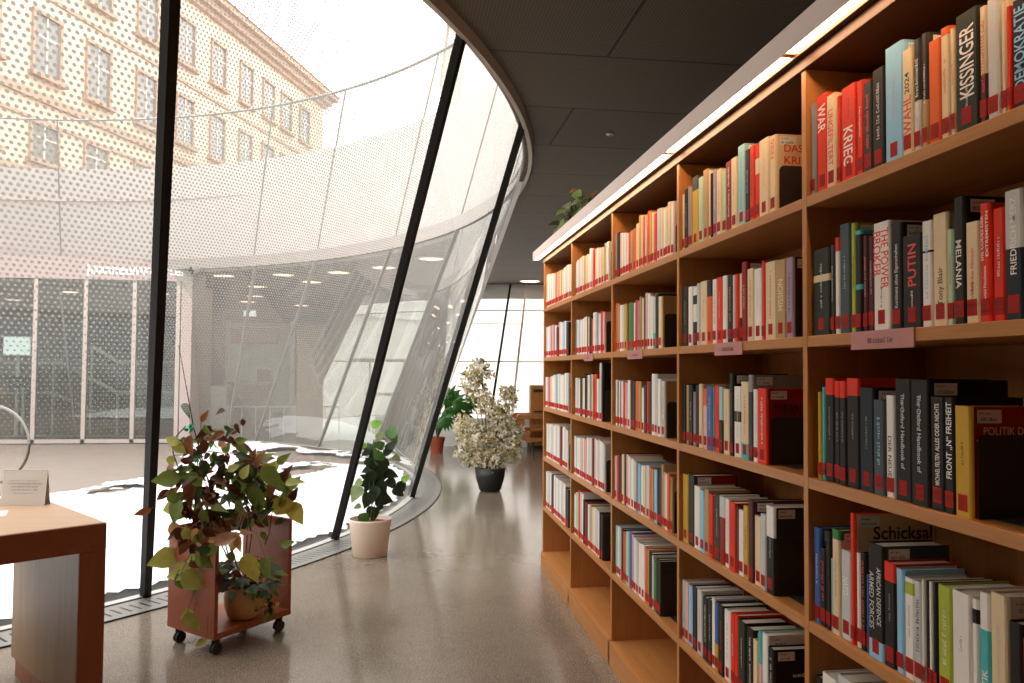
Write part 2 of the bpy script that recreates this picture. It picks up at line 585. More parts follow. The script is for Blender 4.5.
def text_verts(body):
    """flat glyph outline mesh, normalised: baseline at 0, cap height ~1, starting at x 0"""
    if body in _tc: return _tc[body]
    cu = bpy.data.curves.new('txt', 'FONT'); cu.body = body; cu.size = 1; cu.resolution_u = 3; cu.offset = .012
    ob = bpy.data.objects.new('txt', cu); C.objects.link(ob)
    dg = bpy.context.evaluated_depsgraph_get(); me = bpy.data.meshes.new_from_object(ob.evaluated_get(dg))
    vs = [v.co.copy() for v in me.vertices]; fs = [list(p.vertices) for p in me.polygons]
    bpy.data.objects.remove(ob); bpy.data.curves.remove(cu); bpy.data.meshes.remove(me)
    x0 = min(v.x for v in vs); x1 = max(v.x for v in vs)
    for v in vs: v.x -= x0; v.x /= .73; v.y /= .73
    _tc[body] = (vs, fs, (x1-x0)/.73); return _tc[body]
def put_text(mb, body, org, adv, up, height, length=None, mi=0):
    vs, fs, w = text_verts(body); org, adv, up = Vector(org), Vector(adv), Vector(up)
    sx = length/w if length else height
    mb.add([org + adv*(v.x*sx) + up*(v.y*height) for v in vs], fs, mi)

# ------------------------------------------------------------------ camera
EYE, TH, PT, RL, FPX = 1.3936, .1362, .0351, .0071, 800.0
cam = bpy.data.cameras.new('camera'); co = bpy.data.objects.new('camera', cam); C.objects.link(co)
cam.sensor_width = 36; cam.lens = FPX*36/1024; cam.clip_start = .05; cam.clip_end = 400
fwd = Vector((math.sin(TH)*math.cos(PT), math.cos(TH)*math.cos(PT), math.sin(PT)))
rgt = Vector((math.cos(TH), -math.sin(TH), 0)); upv = rgt.cross(fwd)
# the photo's slight roll
r2 = rgt*math.cos(RL) + upv*math.sin(RL); u2 = upv*math.cos(RL) - rgt*math.sin(RL)
co.matrix_world = Matrix(((r2.x, u2.x, -fwd.x, 0), (r2.y, u2.y, -fwd.y, 0), (r2.z, u2.z, -fwd.z, EYE), (0, 0, 0, 1)))
bpy.context.scene.camera = co

# ------------------------------------------------------------------ the light well: an oblique glass cone
H = 3.2
FC, FR = Vector((-7.07, 9.85)), 7.25
def cone(z): t = z/H; return Vector((-8.07+.95*t, 10.43-2.65*t)), 8.38-.17*t
TC, TR = cone(H)
DT = [(-180, 0), (-55, 2.0), (-40.3, 1.3), (-25.9, .2), (-8.6, -5.8), (8, -6.5), (24.5, -6.6), (53.1, -6.7), (58.9, -2.3), (85, 0), (140, 0), (180, 0)]
def dang(a):
    for (a0, d0), (a1, d1) in zip(DT, DT[1:]):
        if a0 <= a <= a1:
            t = (a-a0)/(a1-a0); return d0+(d1-d0)*t
    return 0
def S(a, z, out=0.0):
    """point on the cone skin; a = angle at floor, out = offset away from the well"""
    t = z/H; A = rad(a); B = rad(a+dang(a))
    p = FC + Vector((math.cos(A), math.sin(A)))*FR; q = TC + Vector((math.cos(B), math.sin(B)))*TR
    r = p*(1-t)+q*t; nv = Vector((math.cos(A)*(1-t)+math.cos(B)*t, math.sin(A)*(1-t)+math.sin(B)*t)).normalized()
    return Vector((r.x+nv.x*out, r.y+nv.y*out, z))
def K(b, z, out=0.0):
    """cone above the ceiling, b = true angle"""
    c, r = cone(z); return Vector((c.x+math.cos(rad(b))*(r+out), c.y+math.sin(rad(b))*(r+out), z))
def frange(a, b, st):
    n = max(1, int(round((b-a)/st))); return [a+(b-a)*i/n for i in range(n+1)]
def skin(a0, a1, zs, step=1.0, out=0.0, fn=S, uv=False):
    mb = MB(); A = frange(a0, a1, step); n = len(zs)
    for a in A:
        for z in zs: mb.v.append(tuple(fn(a, z, out)))
    for i in range(len(A)-1):
        for j in range(n-1):
            mb.f.append([i*n+j, (i+1)*n+j, (i+1)*n+j+1, i*n+j+1]); mb.mi.append(0)
    if uv:
        mb.uv = []
        for a in A:
            B = a+dang(a)
            for z in zs: mb.uv.append((rad((a+B)/2)*7.6, z*1.25))
    return mb
zs = [H*i/8 for i in range(9)]
near_glass = glassmat('fritted facade glass', (.95, .965, .955), 1.0, 0.06, (.026, .28, .95, 2.3))
far_glass = glassmat('courtyard glass', (.84, .92, .88), .3, .2)
clear_glass = glassmat('clear glass', (.93, .97, .95), .35, .06)
w1 = struct(skin(-84, 24, zs, 1.0, uv=True).build('window_1', near_glass, smooth=True), 'curved leaning dotted glass wall beside the library floor')
w2 = struct(skin(24, 118, zs, 1.0).build('window_2', far_glass, smooth=True), 'curved glass wall on the far side of the courtyard')
def mullion(a, parent, wd, dp, m, out=0.0):
    mb = MB(); prev = None
    n = 8; vs = []
    for i in range(n+1):
        z = H*i/n; p = S(a, z, out); e = S(a, z, out+dp); t = (S(a+.5, z, out)-S(a-.5, z, out)).normalized()*wd/2
        vs += [p-t, p+t, e+t, e-t]
    fs = [(3, 2, 1, 0), (n*4, n*4+1, n*4+2, n*4+3)]
    for i in range(n):
        for k in range(4): fs.append((i*4+k, i*4+(k+1) % 4, i*4+4+(k+1) % 4, i*4+4+k))
    mb.add(vs, fs); return struct(mb.build('mullion', m, parent))
for a in (-55.5, -40.3, -25.9, -8.6, 5, 16): mullion(a, w1, .045, .05, dark_steel if a < 0 else whitep, .0)  # those past the turn painted white to imitate the light-caught glass edge
grey_alu = plain('pale aluminium', '9b9792', .45, .3)
for a in (24.5, 39, 53.1, 58.9, 72, 85, 99): mullion(a, w2, .03, .06, grey_alu, -.03)
# base shoe and ceiling rim of the glass
mb = MB(); A = frange(-84, 118, 1); vs = []
for a in A: vs += [S(a, .0, -.03), S(a, .0, .035), S(a, .016, .035), S(a, .016, -.03)]
fs = [(i*4+k, i*4+4+k, i*4+4+(k+1) % 4, i*4+(k+1) % 4) for i in range(len(A)-1) for k in range(4)]
mb.add(vs, fs); struct(mb.build('sill', plain('pale grey sill', 'aaa6a1', .6), w1))
mb = MB(); A = frange(-180, 180, 2); vs = []
for b in A: vs += [K(b, H-.045, .045), K(b, H-.045, .075), K(b, H+.01, .075), K(b, H+.01, .045)]
mb.add(vs, [(i*4+k, i*4+4+k, i*4+4+(k+1) % 4, i*4+(k+1) % 4) for i in range(len(A)-1) for k in range(4)])
struct(mb.build('trim_1', trimm, smooth=False), 'pale rim round the ceiling opening')

# second light well at the far end
C2, R2b = Vector((2.6, 20.1)), 5.5
T2, R2t = Vector((3.14, 21.3)), 4.6
def S2(a, z, out=0.0):
    t = z/H; d = Vector((math.cos(rad(a)), math.sin(rad(a)))); r = (C2+d*(R2b+out))*(1-t)+(T2+d*(R2t+out))*t
    return Vector((r.x, r.y, z))
def slab(name, z0, z1, m, holes, X0=-34, Y0=-7, X1=12, Y1=52):
    outer = [Vector((X0, Y0, 0)), Vector((X1, Y0, 0)), Vector((X1, Y1, 0)), Vector((X0, Y1, 0))]
    polys = [outer]+[[Vector((p.x, p.y, 0)) for p in h] for h in holes]
    pts = [p for q in polys for p in q]; tri = tessellate_polygon(polys)
    n = len(pts); vs = [(p.x, p.y, z) for z in (z0, z1) for p in pts]
    fs = [list(reversed(t)) for t in tri]+[[i+n for i in t] for t in tri]
    k = 0
    for q in polys:
        m_ = len(q)
        for i in range(m_): fs.append([k+i, k+(i+1) % m_, n+k+(i+1) % m_, n+k+i])
        k += m_
    mb = MB(); mb.add(vs, fs); o = mb.build(name, m)
    bm = bmesh.new(); bm.from_mesh(o.data); bmesh.ops.recalc_face_normals(bm, faces=bm.faces); bm.to_mesh(o.data); bm.free()
    return o
ring1 = [S(a, 0) for a in frange(-180, 178, 2)]
ring2 = [S2(a, 0) for a in frange(-180, 177, 3)]
cr1 = [K(b, H) for b in frange(-180, 178, 2)]; cr2 = [S2(a, H) for a in frange(-180, 177, 3)]
# floor material : polished ground concrete
t = NT('polished concrete'); v = t.coord()
sp1 = t.noise(v, 170, 2, .7); sp2 = t.noise(v, 75, 3, .7); big = t.noise(v, 2.2, 6, .65)
base = t.mixc(big, hexc('62564b'), hexc('837566'))
c1 = t.mixc(t.math('GREATER_THAN', sp1, .62), base, hexc('c2b6a6'))
c2 = t.mixc(t.math('GREATER_THAN', sp2, .64), c1, hexc('4d443b'))
rr = t.math('MULTIPLY_ADD', big, .12, .09)
floor_m = t.done(t.bsdf(c2, rr, 0, .55).outputs[0])
struct(slab('floor', -.2, 0, floor_m, [ring1, ring2]), 'polished speckled concrete floor')
# ceiling: dark metal panels
t = NT('perforated ceiling panel'); v = t.coord()
br = t.n('ShaderNodeTexBrick'); t.l(t.coord('Object', (1, 1, 1), (.25, -3.52, 0)), br.inputs['Vector'])
br.inputs['Scale'].default_value = 1; br.inputs['Mortar Size'].default_value = .008; br.inputs['Mortar Smooth'].default_value = 0
br.inputs['Brick Width'].default_value = 2.8; br.inputs['Row Height'].default_value = .92; br.offset = .5
br.inputs['Color1'].default_value = (*hexc('645645'), 1); br.inputs['Color2'].default_value = (*hexc('5a4d3d'), 1); br.inputs['Mortar'].default_value = (*hexc('15110d'), 1)
vo = t.n('ShaderNodeTexVoronoi'); vo.inputs['Scale'].default_value = 55; vo.inputs['Randomness'].default_value = 0; t.l(v, vo.inputs['Vector'])
col = t.mixc(t.math('LESS_THAN', vo.outputs['Distance'], .3), br.outputs['Color'], hexc('3f3529'))
ceil_m = t.done(t.bsdf(col, .6, .0, .15).outputs[0])
struct(slab('ceiling', H, H+.12, ceil_m, [cr1, cr2]), 'dark perforated metal ceiling panels')
conc = plain('pale render', 'cfc8bf', .8, var=.04, scale=4)
struct(slab('roof', 4.3, 4.5, plain('paving outside', 'b5aa9f', .9), [[K(b, 4.5, .12) for b in frange(-180, 178, 2)], cr2], -60, -20, 30, 75), 'ground level paving above the library')
# white band of the funnel, above the ceiling line
band_m = plain('white enamelled band', 'dcd6d0', .45, var=.02, scale=2)
o = skin(-180, 180, [3.36, 3.8, 4.3, 4.78], 2, fn=K).build('wall_courtyard', band_m, smooth=True); struct(o, 'white band lining the courtyard funnel')
mb = skin(-180, 180, [3.2, 3.37], 2, out=-.02, fn=K); struct(mb.build('trim_2', plain('band joint', 'c4bbb4', .6), smooth=True), 'grey joint under the white band')
for b in (3.8, 17.9, 32, 46.4, 57, 70.6, 84.6, 99, 113): # panel joints
    mb = MB(); q = [K(b-.08, z, -.01) for z in (3.38, 4.77)]+[K(b+.08, z, -.01) for z in (4.77, 3.38)]; q2 = [K(b-.08, z, .02) for z in (3.38, 4.77)]+[K(b+.08, z, .02) for z in (4.77, 3.38)]
    mb.add(q+q2, [(0, 1, 2, 3), (7, 6, 5, 4), (0, 4, 5, 1), (1, 5, 6, 2), (2, 6, 7, 3), (3, 7, 4, 0)]); mb.build('joint', plain('joint grey', '9a918a', .7), o)['kind'] = 'structure'
bal = skin(-180, 180, [4.78, 5.45], 2, fn=K).build('glass_balustrade', clear_glass, smooth=True)
tag(bal, 'curved glass balustrade with thin top rail crowning the white courtyard band', 'balustrade')
mb = MB(); A = frange(-180, 180, 2); mb.tube([K(b, 5.46) for b in A], .022, 6); mb.build('top_rail', grey_alu, bal)
for b in (3.8, 17.9, 32, 46.4, 57, 70.6, 84.6, 99, 113):
    mb = MB(); mb.tube([K(b, 4.7, .01), K(b, 5.45, .01)], .014, 6); mb.build('post', grey_alu, bal)
# well 2 skin: glass, transoms, band
w3g = glassmat('end window glass', (.95, .96, .96), .3, .15)
w3 = struct(skin(-150, -30, zs, 2, fn=S2).build('window_3', w3g, smooth=True), 'leaning white lit glazing at the far end')
for a in [-113, -101, -96.8, -89, -77, -65, -50, -35]:
    mb = MB(); q = []
    for z in (0, H):
        p, e, tt = S2(a, z), S2(a, z, .08), Vector((-math.sin(rad(a)), math.cos(rad(a)), 0))*.02
        q += [p-tt, p+tt, e+tt, e-tt]
    mb.add(q, [(3, 2, 1, 0), (4, 5, 6, 7), (0, 1, 5, 4), (1, 2, 6, 5), (2, 3, 7, 6), (3, 0, 4, 7)]); struct(mb.build('mullion', dark_steel if abs(a+101) < 1 else whitep, w3))
for z in (1.55, 2.62):
    mb = MB(); mb.tube([S2(a, z, -.02) for a in frange(-150, -30, 3)], .012, 6); struct(mb.build('transom', plain('rosy white rail', 'd9c8c2', .5), w3))
struct(skin(-180, 180, [2.9, 4.78], 3, fn=lambda a, z, o=0: Vector((*(S2(a, H, -.08)+Vector((0, 0, z-H))).xy, z))).build('wall_far_well', band_m, smooth=True), 'white band of the second courtyard')
mb = MB(); vs = [S2(a, z) for a in frange(-30, 210, 5) for z in (0, 3.3)]
mb.add(vs, [(2*i, 2*i+2, 2*i+3, 2*i+1) for i in range(len(vs)//2-1)]); struct(mb.build('wall_far_back', whitep), 'white wall behind the second courtyard')

# courtyard ground, snow
pave = plain('courtyard paving', '83756b', .85, var=.15, scale=3)
mb = MB(); mb.prism([(p.x, p.y) for p in ring1], -.12, -.02); struct(mb.build('floor_courtyard', pave), 'brownish courtyard paving')
mb = MB(); mb.prism([(p.x, p.y) for p in ring2], -.12, -.02); struct(mb.build('floor_far_courtyard', plain('far snow', 'ece9e6', .9)), 'snow covered ground of second courtyard')
def in_poly(x, y, P):
    c = False
    for i in range(len(P)):
        x0, y0 = P[i]; x1, y1 = P[i-1]
        if (y0 > y) != (y1 > y) and x < (x1-x0)*(y-y0)/(y1-y0)+x0: c = not c
    return c
SNOW = [(-4.13,9.02),(-3.71,9.18),(-3.51,9.66),(-3.45,10.13),(-3.16,10.36),(-2.94,10.61),(-3.15,12.00),(-3.66,14.69),(-3.46,15.34),(-2.61,15.39),(-1.35,13.85),(-0.88,13.18),(-0.09,12.69),(0.6,14),(0.8,9),(0.6,3),(-9.5,1.5),(-9.5,8)]
BARE = [[(-2.45,13.60),(-1.87,14.05),(-0.87,12.89),(-0.30,11.66),(-0.76,11.47),(-1.45,12.00),(-1.96,12.55)],[(-1.62,11.20),(-1.17,11.73),(-0.95,11.15),(-1.29,10.67)],[(-3.37,9.50),(-3.20,9.78),(-2.77,9.44),(-3.05,9.33)]]
mb = MB(); st = .07; idx = {}
def sv(i, j):
    if (i, j) not in idx:
        x, y = -9+i*st, 1.5+j*st
        nz = noise.noise(Vector((x*1.3, y*1.3, 0)))*.03+noise.noise(Vector((x*5, y*5, 3)))*.008
        idx[i, j] = len(mb.v); mb.v.append((x+R_.uniform(-.02, .02), y+R_.uniform(-.02, .02), .035+nz))
    return idx[i, j]
for i in range(int(9.5/st)):
    for j in range(int(16/st)):
        x, y = -9+(i+.5)*st, 1.5+(j+.5)*st
        w = noise.noise(Vector((x*1.7, y*1.7, 5)))*.22+noise.noise(Vector((x*6, y*6, 5)))*.08
        if (Vector((x, y))-FC).length > FR-.1: continue
        if in_poly(x+w, y+w*1.5, SNOW) and not any(in_poly(x+w, y+w*2.5, B) for B in BARE):
            mb.f.append([sv(i, j), sv(i+1, j), sv(i+1, j+1), sv(i, j+1)]); mb.mi.append(0)
sn = mb.build('snow', plain('snow', 'f4f3f4', .9, var=.02, scale=3), smooth=True)
tag(sn, 'white snow lying on the courtyard paving behind the glass', 'snow', kind='stuff')

# drain grate following the glass
t = NT('slotted grate'); uv = t.n('ShaderNodeUVMap'); s_ = t.n('ShaderNodeSeparateXYZ'); t.l(uv.outputs[0], s_.inputs[0])
fu = t.math('FRACT', t.math('DIVIDE', s_.outputs[0], .058))
slot = t.math('MULTIPLY', t.math('LESS_THAN', t.math('ABSOLUTE', t.math('SUBTRACT', fu, .5)), .13),
              t.math('LESS_THAN', t.math('ABSOLUTE', t.math('SUBTRACT', s_.outputs[1], .15)), .065))
edge = t.math('GREATER_THAN', s_.outputs[1], .283)
nz = t.noise(t.coord(), 40)
c = t.mixc(t.math('MAXIMUM', slot, edge), t.mixc(nz, hexc('7b7772'), hexc('918d88')), hexc('0d0b0a'))
grate_m = t.done(t.bsdf(c, .42, .35).outputs[0])
mb = MB(); A = frange(-84, 30, 1); mb.uv = []
for a in A:
    for o_, z_, vv in ((.03, .008, 0.0), (.10, .008, .07), (.22, .008, .19), (.29, .008, .27), (.305, .008, .30), (.305, -.01, .3)):
        mb.v.append(tuple(S(a, 0, o_)+Vector((0, 0, z_)))); mb.uv.append((rad(a)*7.4, vv))
for i in range(len(A)-1):
    for k in range(5): mb.f.append([i*6+k, (i+1)*6+k, (i+1)*6+k+1, i*6+k+1]); mb.mi.append(0)
tag(mb.build('floor_drain_grate', grate_m), 'curved grey slotted metal drain grate along the foot of the glass', 'grate')

# ------------------------------------------------------------------ rest of the room shell
struct_wall = plain('off white wall', 'cfc6bb', .7, var=.03, scale=2)
mb = MB(); mb.box(11.9, -7, 0, 12, 52, H); struct(mb.build('wall_right', struct_wall))
mb = MB(); mb.box(-34, -7.1, 0, 12, -7, H); struct(mb.build('wall_back', struct_wall))
mb = MB(); mb.box(-34.1, -7, 0, -34, 52, H); struct(mb.build('wall_left', struct_wall))
mb = MB(); mb.box(-34, 52, 0, 12, 52.1, H); struct(mb.build('wall_far', struct_wall))
mb = MB(); mb.box(-30, 25.4, 0, -7.0, 25.5, H); mb.box(-7.0, 25.4, 0, 0, 25.5, H); struct(mb.build('wall_opposite', plain('dim greenish wall', '8f9288', .8)), 'back wall of the opposite room')

# ceiling downlights
dl_em = emit('warm downlight', (1, .60, .40), 4.5)
DL = []
for x in (2.56, 5.0, 7.6): DL += [(x, y) for y in (-4.5, -1.6, 1.3, 4.2, 7.2, 10.2, 13.2, 16.05)]
for x in (-5.5, -2.9, -.3): DL += [(x, y) for y in (-5.2, -2.4)]
for x in (-10.5, -8, -5.9): DL += [(x, y) for y in (18.2, 20.6, 23.4)]
DL += [(-3.5, 16.3), (-2.3, 15.9), (-1.2, 15.3), (-3.2, 18.3), (-4.4, 17.5), (-4.7, 19.4), (-3.7, 20.8), (-4.2, 22.6), (-2.9, 23.6), (-.35, 14.4), (.45, 13.1), (-1.9, 17.1)]  # lamps added across the courtyard to imitate ceiling lights mirrored in the glass
DL += [(-14.5, 19), (-14.5, 22)]
root = None
for i, (x, y) in enumerate(DL):
    far = x < 1 and y > 12.5
    lab = ('round warm ceiling downlight in the opposite room seen through courtyard glass' if far else
           'round warm ceiling downlight glowing above the far end beside the bookcase' if (x, y) == (2.56, 16.05) else
           'round warm ceiling downlight over the reading room, outside the frame')
    grp = 'ceiling downlights of the opposite room' if far else ('downlight at the far end' if (x, y) == (2.56, 16.05) else 'ceiling downlights outside the frame')
    e = empty('downlight', (x, y, H), lab, 'ceiling light', grp)
    mb = MB(); mb.lathe([(.19, -.004), (.215, -.014), (.22, -.0), (.19, -.0)], 0, 0, 0, 24); mb.build('rim', whitep, e)
    mb = MB(); mb.lathe([(.001, -.006), (.19, -.006)], 0, 0, 0, 24); mb.build('lens', dl_em, e)
e = empty('smoke_detector', (1.555, 5.90, H), 'small flat round sensor disc on the dark ceiling', 'detector')
mb = MB(); mb.lathe([(.001, -.014), (.022, -.013), (.030, -.008), (.032, 0)], 0, 0, 0, 24); mb.build('body', plain('sensor grey', 'cfc5b8', .5), e, smooth=True)
mb = MB(); mb.lathe([(.001, -.019), (.007, -.018), (.009, -.013)], 0, 0, 0, 12); mb.build('lens', black, e, smooth=True)
def wrap(a, z, out=0.0): return S(((a+180) % 360)-180, z, out)
struct(skin(118, 276, [0, 1.6, H], 3, fn=wrap).build('window_4', far_glass, smooth=True), 'courtyard glazing outside the frame')

# ------------------------------------------------------------------ bookcase
D, Y0, W, SP, ZT = .998, 1.894, .9318, .35, 1.832
DEP = .33
wood_top = wood('shaded beech edging', 1, hexc('3c2110'), hexc('5c3518'))  # shade put into the beech colour to offset the strip's glare
bc = empty('bookcase', (D, 5.62, 0), 'long beech bookcase with open bays and lit cornice filling the right side', 'bookcase')
def bpart(mb, name, m, bev=.0015, label=None, parent=None):
    o = mb.build(name, m, None, bevel=bev, origin=(D, 5.62, 0)); o.location = (0, 0, 0); o.parent = parent or bc
    if label: o['label'] = label
    return o
ups = [Y0+W*k for k in range(-3, 5)]
for k, y in enumerate(ups):
    mb = MB(); th = .03 if k == 7 else .022
    mb.box(D, y-th+(.008 if k == 7 else 0), 0, D+DEP, y+(.008 if k == 7 else 0), 2.155); bpart(mb, 'upright', wood_z)
for k in range(7):
    ya, yb = ups[k]+.0002, ups[k+1]-.0222
    for r in range(5):
        mb = MB(); mb.box(D+.0005, ya, ZT-.027-SP*r, D+DEP-.01, yb, ZT-SP*r); bpart(mb, 'shelf', wood_y)
    mb = MB(); mb.box(D-.012, ya-.022, 0, D+DEP-.01, yb+.0222, .112); bpart(mb, 'base', wood_y)
mb = MB(); mb.box(D+DEP-.009, ups[0], .112, D+DEP+.004, ups[-1], 2.155); bpart(mb, 'back_panel', wood_z, 0)
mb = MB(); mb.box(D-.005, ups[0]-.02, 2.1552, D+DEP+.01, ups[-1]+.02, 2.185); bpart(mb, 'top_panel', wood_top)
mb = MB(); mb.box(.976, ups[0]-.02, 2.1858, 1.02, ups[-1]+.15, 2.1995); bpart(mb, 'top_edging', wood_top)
cor_m = plain('warm grey lacquer', 'ead6cb', .5, var=.02)
mb = MB(); mb.box(.9405, ups[0]-.02, 2.2, 1.12, 5.776, 2.254); mb.box(.9405, ups[0]-.02, 2.19, .9445, 5.776, 2.2)
cor = bpart(mb, 'cornice', cor_m, .001, 'warm grey cornice box')
led = emit('warm white light strip', (1, .65, .38), 22)
for k in range(7):
    a, b = ups[k]+.012, (ups[k+1]-.012 if k < 6 else 5.765)
    mb = MB(); mb.box(.946, a, 2.1975, .975, b, 2.1998); bpart(mb, 'light_strip', led, 0, 'glowing white light strip', cor)
    mb = MB(); mb.box(.945, a-.024, 2.1955, .9755, a, 2.1998); bpart(mb, 'strip_joint', wood_y, 0, None, cor)
def marks(mb, org, adv, up, length, size, rnd, mi=0):
    """a line of tiny illegible print"""
    org, adv, up = Vector(org), Vector(adv), Vector(up); x = 0
    while x < length:
        w = size*rnd.uniform(.3, .62)
        if rnd.random() < .14: x += size*.45; continue
        hh = size*(1 if rnd.random() < .35 else .72); k = rnd.random()
        def q(a0, b0, a1, b1): mb.add([org+adv*(x+a)+up*b for a, b in ((a0, b0), (a1, b0), (a1, b1), (a0, b1))], [(0, 1, 2, 3)], mi)
        s_ = size*.16
        q(0, 0, s_, hh)
        if k < .6: q(w-s_, 0, w, hh)
        if k > .3: q(0, hh-s_, w, hh)
        if k > .5 or k < .2: q(0, 0, w, s_)
        x += w+size*.22
pink = plain('pink card strip', 'b8766e', .5); inkd = plain('dark print', '5c3836', .6)
for ya, yb in ((1.671, 1.449), (2.463, 2.25), (3.466, 3.242), (4.33, 4.12)):
    mb = MB(); mb.box(D-.003, yb, 1.443, D-.0002, ya, 1.4825); o = bpart(mb, 'shelf_label', pink, 0, 'pink label strip clipped to the shelf edge')
    mb = MB(); marks(mb, (D-.0036, (ya+yb)/2+.045, 1.456), (0, -1, 0), (0, 0, 1), .085, .011, R_); bpart(mb, 'print', inkd, 0, None, o)

# ------------------------------------------------------------------ books
PAL = dict(r=('red', 'de3319'), R=('dark red', '901c14'), m=('maroon', '522426'), o=('orange', 'dc5f24'), y=('yellow', 'c99b2e'), Y=('lime yellow', 'aab03a'),
           g=('green', '437a45'), G=('dark green', '272a1e'), t=('turquoise', '4fb0ac'), a=('pale aqua', '9cc4bf'), b=('light blue', '8fbfd8'), B=('blue', '44639c'),
           N=('navy', '22262d'), s=('slate blue', '484e50'), k=('black', '241d16'), e=('grey', '8f8a83'), E=('dark grey', '3a352e'), w=('white', 'e8ddd0'),
           c=('cream', 'e0c49a'), n=('tan', 'b3905c'), i=('mauve', '9d8593'), p=('pink', 'd9a79b'), l=('light grey', 'c6c2bb'), q=('pale green', 'b6c8a2'))
BM = {k: plain('book cloth '+v[0], v[1], .5, var=.05, scale=60, spec=.18) for k, v in PAL.items()}
INK = {k: plain('ink '+v[0], v[1], .5, var=0) for k, v in PAL.items()}
def shell(mb, t, d, z0, z1, b=.002, out=0.0, mi=0, M=None):
    h = t/2+out; r = min(.005, .3*t); x0 = -out; ti = t/2-b
    poly = [(d, -h), (r, -h), (r*.3+x0, -h+r*.35), (x0-.001, -h+r), (x0-.001, h-r), (r*.3+x0, h-r*.35), (r, h), (d, h), (d, ti), (b+.001, ti), (b+.001, -ti), (d, -ti)]
    n = len(poly); vs = [(x, y, z) for z in (z0, z1) for x, y in poly]
    if M is not None: vs = [M @ Vector(v) for v in vs]
    caps = [(0, 1, 10, 11), (1, 2, 3, 10), (3, 4, 9, 10), (4, 5, 6, 9), (6, 7, 8, 9)]
    mb.add(vs, [tuple(reversed(c)) for c in caps]+[tuple(n+i for i in c) for c in caps]+[(i, (i+1) % n, n+(i+1) % n, n+i) for i in range(n)], mi)
ORD = ['', 'first', 'second', 'third', 'fourth', 'fifth', 'sixth', 'seventh', 'eighth', 'ninth', 'tenth', 'eleventh', 'twelfth', 'thirteenth', 'fourteenth', 'fifteenth', 'sixteenth', 'seventeenth', 'eighteenth', 'nineteenth', 'twentieth']
ORD += ['twenty-'+w for w in ORD[1:10]]+['thirtieth']+['thirty-'+w for w in ORD[1:10]]
SHELF = ['top', 'second', 'third', 'fourth', 'fifth']; BAY = ['nearest', 'second', 'third', 'fourth', 'fifth']
def parse(s):
    out = {}
    for kv in s.split(';'):
        if '=' in kv:
            k, v = kv.split('='); out[k] = v.split('|')
    return out
DN = (0, 0, -1); UP = (0, 0, 1)
rest = MB(); keys = list(PAL); restm = [BM[k] for k in keys]+[pages_m, labelred]
n_books = 0
